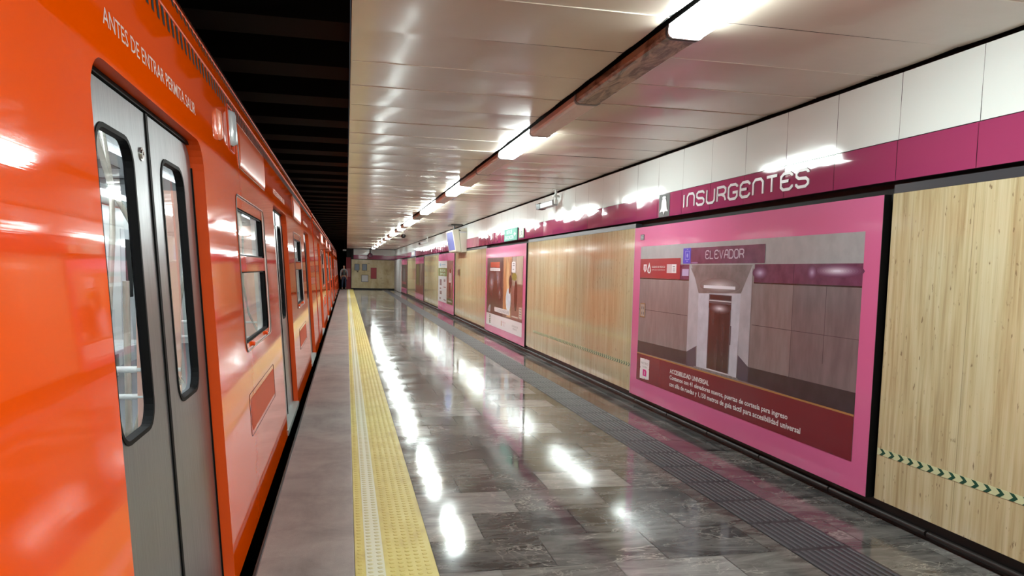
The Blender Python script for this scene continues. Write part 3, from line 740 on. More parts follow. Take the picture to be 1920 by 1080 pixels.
# ------------------------------------------------------------------ CCTV cameras
def cctv(loc, scale, direction, label):
    x, y, z = loc; root = empty('security_camera', (x, y, CZ), label, 'security camera'); og = (x, y, CZ)
    s = scale; b = MB(); b.tube([(x, y, CZ), (x, y, z+.04*s)], .018*s, WHITEP, 12); b.tube([(x, y, CZ-.012), (x, y, CZ)], .045*s, WHITEP, 16); b.tube([(x, y, z+.10*s), (x, y, z+.075*s)], .055*s, WHITEP, 16); b.tube([(x, y, z+.04*s), (x, y, z-.02*s)], .03*s, WHITEP, 12); b.build('mount', root, og)
    d = Vector(direction).normalized(); sd = d.cross(Vector((0, 0, 1))).normalized(); up = sd.cross(d)
    p0 = Vector((x, y, z))+d*.02*s; p1 = p0+d*.36*s
    b = MB(); prof = [(-.05, -.035), (.05, -.035), (.05, .03), (.035, .045), (-.035, .045), (-.05, .03)]
    v = [p0+sd*a*s+up*c*s for a, c in prof]+[p1+sd*a*s+up*c*s for a, c in prof]
    n = 6; b.mesh(v, [tuple(range(n)), tuple(range(n, 2*n))[::-1]]+[(i, n+i, n+(i+1) % n, (i+1) % n) for i in range(n)], LGREY); b.build('camera_body', root, og)
    b = MB(); q0 = p1-d*.01*s; q1 = p1+d*.05*s; v = [q0+sd*a*1.06*s+up*(c*1.05)*s for a, c in ((-.05, .045), (.05, .045))]+[q1+sd*a*1.06*s+up*(c*1.05)*s for a, c in ((-.05, .05), (.05, .05))]+[q0+sd*a*1.06*s+up*c*s for a, c in ((-.05, .03), (.05, .03))]
    b.mesh(v, [(0, 1, 3, 2), (0, 2, 4), (1, 5, 3)], DARKP)
    pr2 = [(a*1.12, c*1.12) for a, c in prof]; e0, e1 = p1-d*.07*s, p1+d*.012*s; v = [e0+sd*a*s+up*c*s for a, c in pr2]+[e1+sd*a*s+up*c*s for a, c in pr2]
    b.mesh(v, [tuple(range(n)), tuple(range(n, 2*n))[::-1]]+[(i, n+i, n+(i+1) % n, (i+1) % n) for i in range(n)], DARKP)
    b.tube([p1-d*.005, p1+d*.03*s], .032*s, DARKP, 14); b.build('lens_hood', root, og)
cctv((3.37, 12.0, 2.74), 1.15, (-.36, .85, -.12), 'white box security camera hanging above the travertine between the two nearest posters')
cctv((3.3, 31.4, 2.72), 1.0, (-.75, .5, -.2), 'security camera hanging above the wall beyond the monitor')
root = empty('dome_camera', (2.0, 26.6, CZ), 'dark ball security camera under the ceiling right of the lamp row', 'security camera'); og = tuple(root.location)
b = MB(); b.tube([(2.0, 26.6, CZ), (1.95, 26.6, 2.76)], .02, WHITEP); b.box(1.9, 2.1, 26.5, 26.7, 2.92, CZ, WHITEP); b.build('arm', root, og)
b = MB(); b.tube([(1.95, 26.6, 2.79), (1.95, 26.6, 2.76), (1.95, 26.6, 2.71), (1.95, 26.6, 2.67), (1.95, 26.6, 2.655)], [.05, .085, .085, .055, .01], DARKP, 14); b.build('dome', root, og)
root = empty('dome_camera', (1.66, 54.6, CZ), 'white pole camera with a dark top hanging before the end wall', 'security camera'); og = tuple(root.location)
b = MB(); b.tube([(1.66, 54.6, CZ), (1.66, 54.6, 2.55)], .04, DARKP); b.build('pole', root, og)
b = MB(); b.tube([(1.66, 54.6, 2.62), (1.66, 54.6, 2.55), (1.66, 54.6, 2.42), (1.66, 54.6, 2.34)], [.08, .17, .17, .06], mat('smoked_dome', (120, 90, 110), .15), 14); b.build('dome', root, og)

# wall switch on the third travertine section
root = empty('wall_plate', (WX, 23.4, 1.41), 'small brass framed wall plate beside the third poster', 'wall plate'); og = tuple(root.location)
b = MB(); b.box(WX-.018, WX-.0002, 23.18, 23.6, 1.41, 1.62, mat('brass_frame', (142, 112, 70), .35, metal=.6)); b.build('frame', root, og, .003)
b = MB(); b.box(WX-.022, WX-.017, 23.24, 23.38, 1.44, 1.59, DGREY); b.build('button_panel', root, og)

# ------------------------------------------------------------------ far wall fittings
def board(x0, x1, z0, z1, m, name, label, cat, frame=DGREY, group=None):
    root = empty(name, ((x0+x1)/2, FY, z0), label, cat, group); og = tuple(root.location)
    b = MB(); b.box(x0, x1, FY-.04, FY-.001, z0, z1, frame); b.build('frame', root, og)
    b = MB(); b.box(x0+.03, x1-.03, FY-.045, FY-.038, z0+.03, z1-.03, m); b.build('face', root, og)
BRD = mat('blue_grey_notice', (112, 124, 138), .35)
board(.57, .92, 1.37, 1.85, BRD, 'notice_board', 'left of two blue grey notice boards on the end wall', 'notice board')
board(1.11, 1.46, 1.37, 1.85, BRD, 'notice_board', 'right of two blue grey notice boards on the end wall', 'notice board')
board(1.73, 2.15, .79, 1.60, mat('red_notice', (150, 28, 40), .4), 'notice_board', 'tall red board on the end wall', 'notice board', mat('red_frame', (120, 24, 34), .4))
board(1.06, 1.56, .54, 1.06, mat('white_cabinet_door', (190, 190, 190), .35), 'wall_cabinet', 'white square cabinet with dark frame low on the end wall', 'cabinet')
b = MB(); b.box(.74, .84, FY-.06, FY-.001, 1.26, 1.33, DARKP); tag(b.build('wall_switch'), 'small dark switch below the left notice board', 'switch')
b = MB(); b.box(-.26, -.02, 55.2, 55.4, 2.76, 2.86, LGREY); b.tube([(-.14, 55.3, 2.86), (-.14, 55.3, 3.5)], .02, DARKP); tag(b.build('signal_lamp_box'), 'small pale box hanging over the far end of the track edge', 'lamp')
# dark red panel with a paler inset, behind the person
b = MB(); b.box(-.02, .30, 55.45, 55.6, .02, 2.3, mat('dark_red_panel', (120, 22, 34), .6)); b.box(-.0, .28, 55.44, 55.46, .9, 1.5, mat('paler_red_inset', (150, 84, 84), .6)); tag(b.build('red_gate'), 'dark red panel behind the standing person', 'gate')

# ------------------------------------------------------------------ platform lamps
FX = 1.802
runs = [(-5.4, -3.9, 'L'), (-3.9, -2.3, 'W'), (-2.3, -.75, 'L'), (-.75, .75, 'L'), (.75, 2.28, 'W'), (2.3, 3.8, 'L'), (3.82, 5.44, 'G'), (5.46, 6.84, 'W'), (6.86, 8.33, 'L'), (8.36, 9.80, 'W'), (9.82, 11.27, 'W'),
        (11.29, 12.88, 'L'), (12.9, 14.4, 'W'), (14.42, 15.92, 'L'), (15.94, 17.45, 'L'), (17.5, 19.45, 'G'), (19.5, 21.0, 'L'), (21.02, 22.5, 'L'), (22.52, 23.9, 'W'), (23.92, 25.4, 'L'), (25.42, 26.9, 'W'), (26.92, 28.4, 'L'), (28.42, 29.9, 'L'),
        (29.92, 31.9, 'W'), (31.92, 33.5, 'L'), (33.52, 36, 'W'), (36.02, 37.5, 'L'), (37.52, 39.5, 'W'), (39.52, 41, 'L'), (41.02, 42.5, 'L'), (42.52, 45, 'W'), (45.02, 46.5, 'L'), (46.52, 49.5, 'W'), (49.52, 51, 'L')]
ordn = ['first', 'second', 'third', 'fourth', 'fifth', 'sixth', 'seventh', 'eighth', 'ninth', 'tenth', 'eleventh', 'twelfth', 'thirteenth', 'fourteenth', 'fifteenth', 'sixteenth']
cnt = {'L': 0, 'W': 0, 'G': 0}
for (a, c, kd) in runs:
    a, c = a*1.027, c*1.027
    vis = c > 3.0
    if vis: cnt[kd] += 1
    nm = {'L': 'glowing white ceiling tube lamp', 'W': 'unlit cream ceiling tube lamp', 'G': 'grimy brown unlit ceiling lamp'}[kd]
    if not vis: lab = nm + ' over the platform behind the camera, ending at %s metres back' % ordn[min(15, int(abs(c))+1)]
    elif cnt[kd] == 1: lab = nm + ', the nearest of its kind, high above the marble floor'
    else: lab = nm + ', %s of its kind counting from the camera' % ordn[cnt[kd]-1]
    root = empty('ceiling_tube_lamp', (FX, (a+c)/2, 2.95), lab, 'ceiling lamp', 'row of tube lamps under the platform ceiling'); og = tuple(root.location)
    b = MB(); b.box(FX-.092, FX+.094, a, c, 2.955, 3.04, BLACKG); b.build('channel', root, og)  # channel coloured black to paint the recess shadow beside the diffuser
    m = {'L': TUBE, 'W': UNLIT, 'G': GRIMY}[kd]
    prof = [(FX-.094, 2.955), (FX-.098, 2.912), (FX-.090, 2.894), (FX-.07, 2.884), (FX+.072, 2.884), (FX+.092, 2.894), (FX+.100, 2.912), (FX+.096, 2.955)]
    b = MB(); n = len(prof); v = [(q[0], a+.012, q[1]) for q in prof]+[(q[0], c-.012, q[1]) for q in prof]
    b.mesh(v, [(i, n+i, n+(i+1) % n, (i+1) % n) for i in range(n)], m, False); b.build('diffuser', root, og)
    for yy in ((a, a+.014), (c-.014, c)):
        b = MB(); pr = [(q[0]+(.004 if q[0] > FX+.02 else -.004), q[1]-(.003 if q[1] < 2.94 else 0)) for q in prof]
        v = [(q[0], yy[0], q[1]) for q in pr]+[(q[0], yy[1], q[1]) for q in pr]
        b.mesh(v, [tuple(range(n)), tuple(range(n, 2*n))[::-1]]+[(i, n+i, n+(i+1) % n, (i+1) % n) for i in range(n)], LGREY if kd != 'G' else HOUS); b.build('end_cap', root, og)

# ------------------------------------------------------------------ train
KX = .638; TY0 = -4.6; TLEN = 20.4
def sx(z, off=0): return -(KX+off) - .062*(z-H)
TX = -2.04
ogT = (TX, TY0, -.02)
root = empty('train_carriage', ogT, 'nearest orange metro carriage with closed steel doors at the platform', 'train carriage', 'coupled metro carriages')
CAR = root
DOORS = [2.575, 7.635, 12.695, 17.755]; DW = 1.62
ZB, ZT = -.015, 2.52
def wy(y): return TY0+y
holes = []
for d in DOORS: holes.append(rrect(wy(d-DW/2), wy(d+DW/2), .035, 2.168, (.0, .0, .13, .13)))
WINS = [(5.105+.0), (10.165), (15.225)]
WZ0, WZ1, WHW = 1.06, 2.025, .765
for w in WINS: holes.append(rrect(wy(w-WHW+.05), wy(w+WHW+.05), WZ0, WZ1, .07))
outer = [(wy(0), ZB), (wy(TLEN), ZB), (wy(TLEN), ZT), (wy(0), ZT)]
v2, f2 = fill2d(outer, holes)
b = MB()
b.mesh([(sx(p[1]), p[0], p[1]) for p in v2], [tuple(q) for q in f2], ORANGE)
b.mesh([(sx(p[1], .10), p[0], p[1]) for p in v2], [tuple(q[::-1]) for q in f2], INTW)
for i, h in enumerate(holes):
    n = len(h); dep = .10
    rl = .008  # small rolled lip
    v = [(sx(p[1]), p[0], p[1]) for p in h]+[(sx(p[1], dep), p[0], p[1]) for p in h]
    b.mesh(v, [(k, n+k, n+(k+1) % n, (k+1) % n) for k in range(n)], ORANGE2 if i < 4 else INTW)
# roof profile
prof = [(sx(2.52), 2.52), (sx(2.58)-.001, 2.58), (-.706, 2.64), (-.716, 2.695), (-.735, 2.75), (-.775, 2.80), (-.86, 2.85), (-1.0, 2.90), (-1.3, 2.945), (-1.7, 2.97), (-2.04, 2.975)]
full = prof + [(2*TX-a, c) for a, c in prof[::-1][1:]]
full += [(2*TX-sx(ZB), ZB)]
n = len(full); v = [(a, wy(0), c) for a, c in full]+[(a, wy(TLEN), c) for a, c in full]
b.mesh(v, [(i, i+1, n+i+1, n+i) for i in range(n-1)], ORANGE, True)
# ends
ends = [(sx(ZB), ZB)]+full
for yy in (wy(0), wy(TLEN)): b.face([(a, yy, c) for a, c in ends], ORANGE3)
b.box(2*TX+.56, -.58, wy(0), wy(TLEN), -.10, -.012, UNDER)
b.build('body_shell', root, ogT)
b = MB(); b.box(-3.45, -.64, wy(.6), wy(TLEN-.6), -.75, -.10, UNDER)
for yc in (2.9, 17.5):
    for dy in (-1.0, 1.0):
        for xx in (-.95, -3.1): b.tube([(xx-.07, wy(yc+dy), -.75), (xx+.07, wy(yc+dy), -.75)], .45, UNDER, 20)
b.build('underframe', root, ogT)
# ventilation slots along the roof edge
b = MB(); y = .15
while y < TLEN-.15:
    yy = wy(y)
    for (za, zb, xa, xb, sl) in ((2.518, 2.590, sx(2.518), sx(2.590), .0),):
        b.face([(xa+.0015, yy, za), (xa+.0015, yy+.036, za), (xb+.0015, yy+.036-.012, zb), (xb+.0015, yy-.012, zb)], BLACK)
    b.face([(-.7015, yy+.0, 2.60), (-.7015, yy+.04, 2.60), (-.7155, yy+.03, 2.70), (-.7155, yy-.01, 2.70)], BLACK)
    b.face([(-.7165, yy+.0, 2.71), (-.7165, yy+.026, 2.71), (-.735, yy+.02, 2.755), (-.735, yy-.006, 2.755)], PIPE)
    y += .083
o = b.build('ventilation_slots', root, ogT); o['kind'] = 'stuff'
b = MB(); b.tube([(-.700, wy(.05), 2.592), (-.700, wy(TLEN-.05), 2.592)], .007, ORANGE2, 6); b.tube([(-.7245, wy(.05), 2.705), (-.7245, wy(TLEN-.05), 2.705)], .010, ORANGE2, 6); b.build('gutter_rail', root, ogT)
# doors
def ringmesh(b, o_, i_, off0, off1, m, mside=None):
    """flat ring between loops o_ and i_ at depth off0 (front), with inner wall back to off1"""
    n = len(o_); v = [(sx(p[1], off0), p[0], p[1]) for p in o_]+[(sx(p[1], off0), p[0], p[1]) for p in i_]
    b.mesh(v, [(k, (k+1) % n, n+(k+1) % n, n+k) for k in range(n)], m)
    v = [(sx(p[1], off0), p[0], p[1]) for p in i_]+[(sx(p[1], off1), p[0], p[1]) for p in i_]
    b.mesh(v, [(k, (k+1) % n, n+(k+1) % n, n+k) for k in range(n)], mside or m)
    v = [(sx(p[1], off0), p[0], p[1]) for p in o_]+[(sx(p[1], off1), p[0], p[1]) for p in o_]
    b.mesh(v, [(n+k, n+(k+1) % n, (k+1) % n, k) for k in range(n)], mside or m)
for d in DOORS:
    for side in (-1, 1):
        ya, yb = (wy(d-DW/2)+.012, wy(d)-.012) if side < 0 else (wy(d)+.012, wy(d+DW/2)-.012)
        oo = rrect(ya, yb, .04, 2.146, (0, 0, 0, .10) if side < 0 else (0, 0, .10, 0))
        wa, wb = (wy(d)-.625, wy(d)-.215) if side < 0 else (wy(d)+.175, wy(d)+.602)
        gz0, gz1 = 1.03, 2.015
        hole = rrect(wa, wb, gz0, gz1, .095)
        v3, f3 = fill2d(oo, [hole])
        b = MB(); b.mesh([(sx(p[1], .058), p[0], p[1]) for p in v3], [tuple(q) for q in f3], STEEL); b.mesh([(sx(p[1], .09), p[0], p[1]) for p in v3], [tuple(q[::-1]) for q in f3], LGREY)
        n = len(oo)
        b.mesh([(sx(p[1], .058), p[0], p[1]) for p in oo]+[(sx(p[1], .09), p[0], p[1]) for p in oo], [(k, n+k, n+(k+1) % n, (k+1) % n) for k in range(n)], STEEL)
        leaf = b.build('door_leaf', root, ogT)
        b = MB(); ringmesh(b, rrect(wa-.004, wb+.004, gz0-.004, gz1+.004, .098), rrect(wa+.011, wb-.011, gz0+.011, gz1-.011, .084), .054, .084, RUBBER)
        b.build('window_gasket', leaf)
        for o in kids(leaf): o.data.transform(Matrix.Translation(-Vector(ogT)))
        b = MB(); hh = rrect(wa+.01, wb-.01, gz0+.01, gz1-.01, .08); b.face([(sx(p[1], .078), p[0], p[1]) for p in hh], GLASS)
        g = b.build('window_pane', leaf); g.data.transform(Matrix.Translation(-Vector(ogT)))
    b = MB()
    zz = [.04, 2.146]; b.mesh([(sx(z, .052), wy(d)+s, z) for z in zz for s in (-.014, .014)]+[(sx(z, .085), wy(d)+s, z) for z in zz for s in (-.014, .014)], [(0, 1, 3, 2), (0, 2, 6, 4), (1, 5, 7, 3)], RUBBER)
    b.build('door_seal', root, ogT)
    b = MB(); yk = wy(d)-.105; zk = 1.985; xk = sx(zk, .058)
    b.tube([(xk, yk, zk), (xk+.006, yk, zk)], .024, CHROME, 20); b.tube([(xk+.006, yk, zk), (xk+.010, yk, zk)], .016, CHROME, 16); b.tube([(xk+.010, yk, zk), (xk+.0105, yk, zk)], .007, RUBBER, 3)
    b.build('door_lock', root, ogT)
    b = MB(); xs_ = sx(2.17, .05)
    b.box(xs_-.05, xs_+.004, wy(d-DW/2+.0), wy(d+DW/2), 2.150, 2.166, RUBBER)
    for (ga, gb) in ((wy(d-DW/2), wy(d-DW/2)+.07), (wy(d+DW/2)-.07, wy(d+DW/2)), (wy(d)-.03, wy(d)+.03)): b.mesh([(sx(z, .092), y, z) for y, z in ((ga, .04), (gb, .04), (gb, 2.16), (ga, 2.16))], [(0, 1, 2, 3)], BLACK)
    for (ga, gb) in ((wy(d-DW/2), wy(d)-.0), (wy(d), wy(d+DW/2))): b.mesh([(sx(z, .0925), y, z) for y, z in ((ga, 2.03), (gb, 2.03), (gb, 2.16), (ga, 2.16))], [(0, 1, 2, 3)], BLACK)
    for (ga, gb) in ((wy(d-DW/2)+.001, wy(d-DW/2)+.013), (wy(d+DW/2)-.013, wy(d+DW/2)-.001)):
        b.mesh([(sx(z, .052), y, z) for y, z in ((ga, .04), (gb, .04), (gb, 2.05), (ga, 2.05))]+[(sx(z, .09), y, z) for y, z in ((ga, .04), (gb, .04), (gb, 2.05), (ga, 2.05))], [(0, 1, 2, 3), (0, 3, 7, 4), (1, 5, 6, 2)], RUBBER)
    b.build('door_frame_seal', root, ogT)
    b = MB(); b.box(sx(.03, .13), sx(.03)+.006, wy(d-DW/2)+.002, wy(d+DW/2)-.002, .018, .036, SILL)
    b.box(sx(.0)-.004, sx(.0)+.0065, wy(d-DW/2)+.002, wy(d+DW/2)-.002, -.016, .034, SILL)
    b.build('door_sill', root, ogT)
    words_split('ANTES DE ENTRAR PERMITA SALIR', lambda a, c: (sx(2.277+.052*c)+.0012, wy(d)-.645+1.335*a, 2.277+.052*c), TLETTER, 'door_word', root, ogT, .004)
# windows
TRIM = mat('grey_window_trim', (120, 116, 112), .35, metal=.3)
for w in WINS:
    a, c = wy(w-WHW+.05), wy(w+WHW+.05)
    up = rrect(a+.075, c-.055, 1.655, 1.955, .02); lo = rrect(a+.065, c-.055, 1.10, 1.555, (.06, .06, .02, .02))
    v3, f3 = fill2d(rrect(a+.004, c-.004, WZ0+.004, WZ1-.004, .066), [up, lo])
    b = MB(); b.mesh([(sx(p[1], .006), p[0], p[1]) for p in v3], [tuple(q) for q in f3], ORANGE)
    for h in (up, lo):
        n = len(h); b.mesh([(sx(p[1], .006), p[0], p[1]) for p in h]+[(sx(p[1], .05), p[0], p[1]) for p in h], [(k, n+k, n+(k+1) % n, (k+1) % n) for k in range(n)], RUBBER)
    fr = b.build('window_frame', root, ogT); T_ = Matrix.Translation(-Vector(ogT))
    b = MB(); lp = rrect(a-.006, c+.006, WZ0-.006, WZ1+.006, .075)
    b.tube([(sx(z)+.003, y_, z) for y_, z in lp]+[(sx(lp[0][1])+.003, lp[0][0], lp[0][1])], .0045, TRIM, 6); g = b.build('frame_trim', fr); g.data.transform(T_)
    for nm, h in (('upper_pane', up), ('lower_pane', lo)):
        b = MB(); b.face([(sx(p[1], .032), p[0], p[1]) for p in h], GLASS); g = b.build(nm, fr); g.data.transform(T_)
        b = MB(); cen_y = sum(p[0] for p in h)/len(h); cen_z = sum(p[1] for p in h)/len(h)
        inn = [(cen_y+(p[0]-cen_y)*(1-.032), cen_z+(p[1]-cen_z)*(1-.07 if nm == 'upper_pane' else 1-.045)) for p in h]
        ringmesh(b, h, inn, .018, .034, RUBBER); g = b.build('pane_gasket', fr); g.data.transform(T_)
    b = MB()
    for yy in (a+.35, c-.35): b.tube([(sx(1.075, .008), yy, 1.078), (sx(1.075, -.012), yy, 1.078)], .014, ORANGE2, 10)
    g = b.build('drain_plug', fr); g.data.transform(T_)
# hatches
def rim(b, y0, y1, z0, z1, r, m, rr=.003, lift=.002):
    lp = rrect(y0, y1, z0, z1, r, 4); b.tube([(sx(z)+lift, y, z) for y, z in lp]+[(sx(lp[0][1])+lift, lp[0][0], lp[0][1])], rr, m, 6)
for w in WINS:
    ya, yb = wy(w)-.63, wy(w)+.87
    ya, yb = wy(w)+(5.09-5.105+4.6-4.6-.5+.5)-.03, wy(w)+1.0
for w in WINS:
    c0 = wy(w)
    b = MB(); y0, y1, z0, z1 = c0+4.59-4.6+4.6-4.59-.415+.0, c0+1.07, 2.232, 2.505
    pr = [(0, z0), (.006, z0+.006), (.010, z0+.03), (.0125, z0+.07), (.0135, z0+.13), (.013, z0+.20), (.011, z1-.01), (.0, z1)]
    v = [(sx(z)+a, y0, z) for a, z in pr]+[(sx(z)+a, y1, z) for a, z in pr]; n = len(pr)
    b.mesh(v, [(i, n+i, n+i+1, i+1) for i in range(n-1)], SALMON, True); b.face(v[:n], SALMON); b.face(v[n:], SALMON)
    rim(b, y0-.01, y1+.01, z0-.012, z1+.004, .02, TRIM, .0025)
    b.build('access_hatch', root, ogT)
    b = MB(); y0, y1, z0, z1 = c0-.735, c0+.82, .525, .79
    rim(b, y0, y1, z0, z1, .03, RUBBER, .0018, .0005)
    hz = [(y0+.05, z0+.028), (y1-.03, z0+.028), (y1-.03, z1-.035), (y0+.05, z1-.035)]
    b.face([(sx(z)+.0015, y, z) for y, z in hz], ORANGE3); b.build('lower_hatch', root, ogT)
# side lamps beside the first visible door
SLAMP = mat('pale_side_lamp_lens', (196, 206, 214), .2, coat=.6); SLAMPO = mat('salmon_side_lamp_lens', (236, 140, 110), .25, coat=.6)
for (yc, z0, z1, m, nm) in ((4.37, 2.27, 2.435, SLAMPO, 'orange_side_lamp'), (4.86, 2.315, 2.525, SLAMP, 'white_side_lamp')):
    b = MB(); hw = .028 if m is SLAMPO else .045
    q_ = .55 if m is SLAMPO else .8; pr = [(0, -hw), (.03*q_, -hw*.8), (.045*q_, -hw*.3), (.045*q_, hw*.3), (.03*q_, hw*.8), (0, hw)]
    n = len(pr); rings = []
    for (z, s) in ((z0, .2), (z0+.012, .9), (z0+.03, 1), (z1-.03, 1), (z1-.012, .9), (z1, .2)): rings.append([(sx(z)+a*s, yc+c*(.6+.4*s), z) for a, c in pr])
    v = [q for r0 in rings for q in r0]; f = [(i*n+k, i*n+k+1, (i+1)*n+k+1, (i+1)*n+k) for i in range(5) for k in range(n-1)]
    b.mesh(v, f, m, True)
    lp = rrect(yc-.11, yc+.085, z0-.035, z1+.02, .015, 3)
    if m is SLAMP: b.tube([(sx(z)+.002, y, z) for y, z in lp]+[(sx(lp[0][1])+.002, lp[0][0], lp[0][1])], .004, ORANGE3, 6)
    o = b.build(nm, root, ogT); o['once'] = 1
    o['label'] = 'pale milky lamp lens' if m is SLAMP else 'salmon coloured lamp lens'
# end seams
b = MB()
for yy in (.62, TLEN-.62): b.mesh([(sx(z)+.001, wy(yy)+s, z) for z in (ZB, 2.5) for s in (0, .008)], [(0, 1, 3, 2)], RUBBER)
b.build('panel_seam', root, ogT)
# interior
b = MB(); b.box(-3.45, sx(.03, .10), wy(.05), wy(TLEN-.05), 0.0, .028, INTF); b.build('interior_floor', root, ogT)
b = MB(); b.box(-3.42, -3.34, wy(.05), wy(TLEN-.05), .03, 2.4, INTW)
for d in DOORS: b.box(-3.34, -3.33, wy(d-DW/2), wy(d+DW/2), .03, 2.1, LGREY); b.box(-3.33, -3.325, wy(d-.58), wy(d-.2), 1.05, 1.95, RUBBER); b.box(-3.33, -3.325, wy(d+.2), wy(d+.58), 1.05, 1.95, RUBBER)
for w in WINS: b.box(-3.34, -3.33, wy(w-.7), wy(w+.7), 1.1, 1.95, RUBBER)
for yy in (wy(.05), wy(TLEN-.1)): b.box(-3.4, -.75, yy, yy+.05, .03, 2.5, INTW)
b.build('interior_wall', root, ogT)
b = MB(); b.box(-3.4, -.76, wy(.05), wy(TLEN-.05), 2.42, 2.46, INTW); b.box(-2.5, -1.6, wy(.05), wy(TLEN-.05), 2.36, 2.42, LGREY)
y = .4
while y < TLEN-.5: b.box(-2.3, -1.8, wy(y), wy(y+.5), 2.352, 2.361, DGREY); y += 1.3
b.mesh([(-.775, wy(.05), 2.2), (-.775, wy(TLEN-.05), 2.2), (-1.15, wy(TLEN-.05), 2.42), (-1.15, wy(.05), 2.42)], [(0, 1, 2, 3)], INTW)
b.build('interior_ceiling', root, ogT)
for xx in (-1.35, -2.75):
    y = .5
    while y < TLEN-1.5:
        b = MB(); b.box(xx-.05, xx+.05, wy(y), wy(y+1.3), 2.385, 2.41, TTUBE); b.build('interior_lamp', root, ogT); y += 1.62
for i, d in enumerate(DOORS):
    b = MB(); px, py = -1.14, wy(d)+1.27
    b.tube([(px, py, .03), (px, py, 1.5)], .018, POLE, 10)
    for sg in (-1, 1): b.tube([(px, py, .55), (px+sg*.05, py+.05*sg, .8), (px+sg*.07, py+.06*sg, 1.3), (px+sg*.06, py, 1.75), (px-.06, py, 1.98), (px-.14, py-.1*sg, 2.38)], .015, POLE, 10)
    b.build('grab_pole', root, ogT)
    for sg in (-1, 1):
        yb_ = wy(d)+sg*(DW/2+.10)
        b = MB(); b.tube([(-.80, yb_, 1.0), (-.87, yb_, 1.15), (-.92, yb_, 1.42), (-.92, yb_, 1.88), (-.98, yb_, 2.15), (-1.08, yb_, 2.42)], .016, POLE, 10)
        b.tube([(-.80, yb_, 1.075), (-1.5, yb_, 1.075)], .016, WHITEP, 10); b.tube([(-.80, yb_, .94), (-1.5, yb_, .94)], .014, WHITEP, 10)
        b.tube([(-1.5, yb_, .03), (-1.5, yb_, .98), (-1.42, yb_, 1.5), (-1.2, yb_, 2.0), (-1.15, yb_, 2.4)], .016, POLE, 10); b.build('grab_rail', root, ogT)
        b = MB(); b.box(-1.0, -.80, yb_-.012, yb_+.012, .3, 1.95, PARTN); b.build('partition', root, ogT)
for (a_, c_) in ((3.6, 6.6), (8.7, 11.7), (13.8, 16.7)):
    y = a_+.15
    while y+.5 < c_:
        for (x0_, x1_, xb_) in ((-3.3, -2.85, -3.33), (-1.3, -.85, -.80)):
            b = MB(); b.box(x0_, x1_, wy(y), wy(y+.46), .42, .47, SEATM); b.box(xb_-.02, xb_+.05 if xb_ < -2 else xb_, wy(y), wy(y+.46), .47, .92, SEATM)
            b.box((x0_+x1_)/2-.03, (x0_+x1_)/2+.03, wy(y+.2), wy(y+.26), .03, .42, POLE); b.build('seat', root, ogT, .012)
        y += .5
# further carriages
c2 = copy_tree(CAR, 20.85, 'second orange metro carriage, coupled just beyond the nearest one')
c3 = copy_tree(CAR, 41.7, 'farthest orange metro carriage, running past the end of the platform')
for i, yy in enumerate((TY0+TLEN, TY0+20.85+TLEN)):
    b = MB()
    for q in range(5): b.box(-2.7, -1.4, yy+.02+q*.086, yy+.06+q*.086, .1, 2.3, RUBBER)
    b.box(-2.65, -1.45, yy+.005, yy+.445, .15, 2.25, BLACK); b.box(-2.2, -1.9, yy-.1, yy+.55, -.45, -.2, UNDER)
    tag(b.build('gangway_bellows'), ('black bellows between the nearest and second carriage', 'black bellows between the second and farthest carriage')[i], 'gangway bellows')

# ------------------------------------------------------------------ person at the far end
def skin(name, chains, m, parent=None, sub=1, origin=(0, 0, 0)):
    me = bpy.data.meshes.new(name); vs_, es, rs = [], [], []
    key = {}
    for ch in chains:
        prev = None
        for (x, y, z, r) in ch:
            k_ = (round(x, 3), round(y, 3), round(z, 3))
            if k_ not in key: key[k_] = len(vs_); vs_.append((x, y, z)); rs.append(r)
            if prev is not None: es.append((prev, key[k_]))
            prev = key[k_]
    me.from_pydata(vs_, es, []); o = bpy.data.objects.new(name, me); COL.objects.link(o)
    if parent: o.parent = parent
    else: o.location = origin
    md = o.modifiers.new('skin', 'SKIN'); me.materials.append(m)
    for i, sv in enumerate(me.skin_vertices[0].data): sv.radius = (rs[i], rs[i]); sv.use_root = (i == 0)
    md.use_smooth_shade = True
    sb = o.modifiers.new('sub', 'SUBSURF'); sb.levels = sub; sb.render_levels = sub
    return o
SKINM = mat('skin_tone', (168, 122, 96), .5); JEAN = mat('navy_jeans', (34, 44, 66), .8); SHIRT = mat('dark_grey_vest', (60, 62, 60), .8); SLV = mat('pale_sleeves', (128, 128, 130), .8); HAIR = mat('dark_hair', (26, 20, 18), .6); SHOE = mat('dark_shoes', (24, 24, 26), .6)
root = empty('person', (-.17, 54.4, 0), 'person in dark vest over pale sleeves and navy jeans standing at the far platform edge', 'person')
ch = [[(0, 0, .93, .11), (0, 0, 1.15, .105), (0, 0, 1.36, .12), (0, 0, 1.48, .055), (0, -.01, 1.54, .05), (0, -.02, 1.62, .085), (0, -.02, 1.70, .08)]]
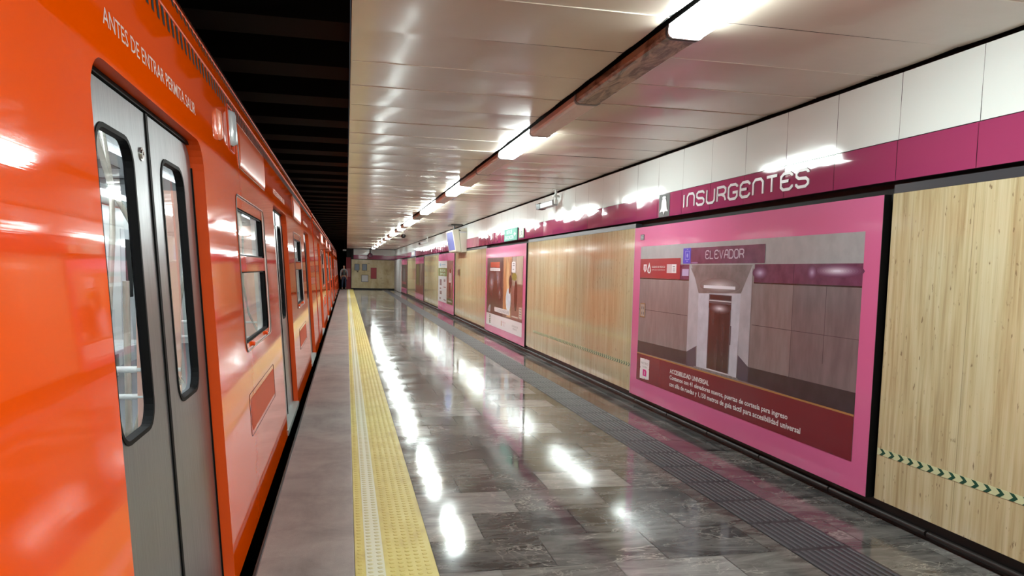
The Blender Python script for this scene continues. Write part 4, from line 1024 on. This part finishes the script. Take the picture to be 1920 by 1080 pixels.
for s in (-1, 1):
    ch.append([(0, 0, .93, .11), (s*.09, 0, .86, .085), (s*.11, -.01, .48, .055), (s*.12, .02, .09, .04), (s*.13, -.12, .035, .035)])
    ch.append([(0, 0, 1.36, .12), (s*.17, 0, 1.38, .052), (s*.23, .02, 1.12, .04), (s*.21, -.08, .90, .032), (s*.20, -.10, .82, .026)])
    for f_i, (dx, ln) in enumerate(((-.02, .06), (-.007, .075), (.007, .072), (.02, .058))):
        ch.append([(s*.20, -.10, .82, .026), (s*.20+dx, -.11, .785, .009), (s*.20+dx, -.115, .785-ln, .007)])
    ch.append([(s*.20, -.10, .82, .026), (s*.18, -.135, .79, .01), (s*.178, -.15, .765, .008)])
body = skin('body', ch, SKINM, root)
skin('vest', [[(0, 0, .90, .135), (0, 0, 1.15, .13), (0, 0, 1.38, .145), (0, 0, 1.45, .07)]], SHIRT, root)
skin('shirt_sleeves', [[(-.23, .02, 1.12, .055), (-.17, 0, 1.38, .075), (0, 0, 1.40, .125), (.17, 0, 1.38, .075), (.23, .02, 1.12, .055)], [(-.23, .02, 1.12, .055), (-.215, -.06, .95, .045)], [(.23, .02, 1.12, .055), (.215, -.06, .95, .045)]], SLV, root)
skin('jeans', [[(-.12, .02, .12, .055), (-.11, -.01, .48, .072), (-.09, 0, .84, .105), (0, 0, .93, .13), (.09, 0, .84, .105), (.11, -.01, .48, .072), (.12, .02, .12, .055)]], JEAN, root)
for s in (-1, 1): skin('shoe', [[(s*.12, .03, .05, .05), (s*.13, -.05, .045, .048), (s*.135, -.15, .038, .036)]], SHOE, root)
skin('hair', [[(0, .02, 1.72, .085), (0, .045, 1.66, .07), (0, .03, 1.60, .05)]], HAIR, root)
b = MB(); b.tube([(0, -.095, 1.645), (0, -.12, 1.615), (0, -.10, 1.605)], [.008, .014, .008], SKINM, 8); b.build('nose', root)
b = MB()
for s in (-1, 1): b.tube([(s*.032, -.097, 1.652), (s*.032, -.103, 1.652)], .009, DARKP, 8)
b.build('eyes', root)
b = MB(); b.tube([(-.025, -.093, 1.578), (0, -.1, 1.575), (.025, -.093, 1.578)], .005, mat('lips', (140, 80, 72), .5), 6); b.build('mouth', root)
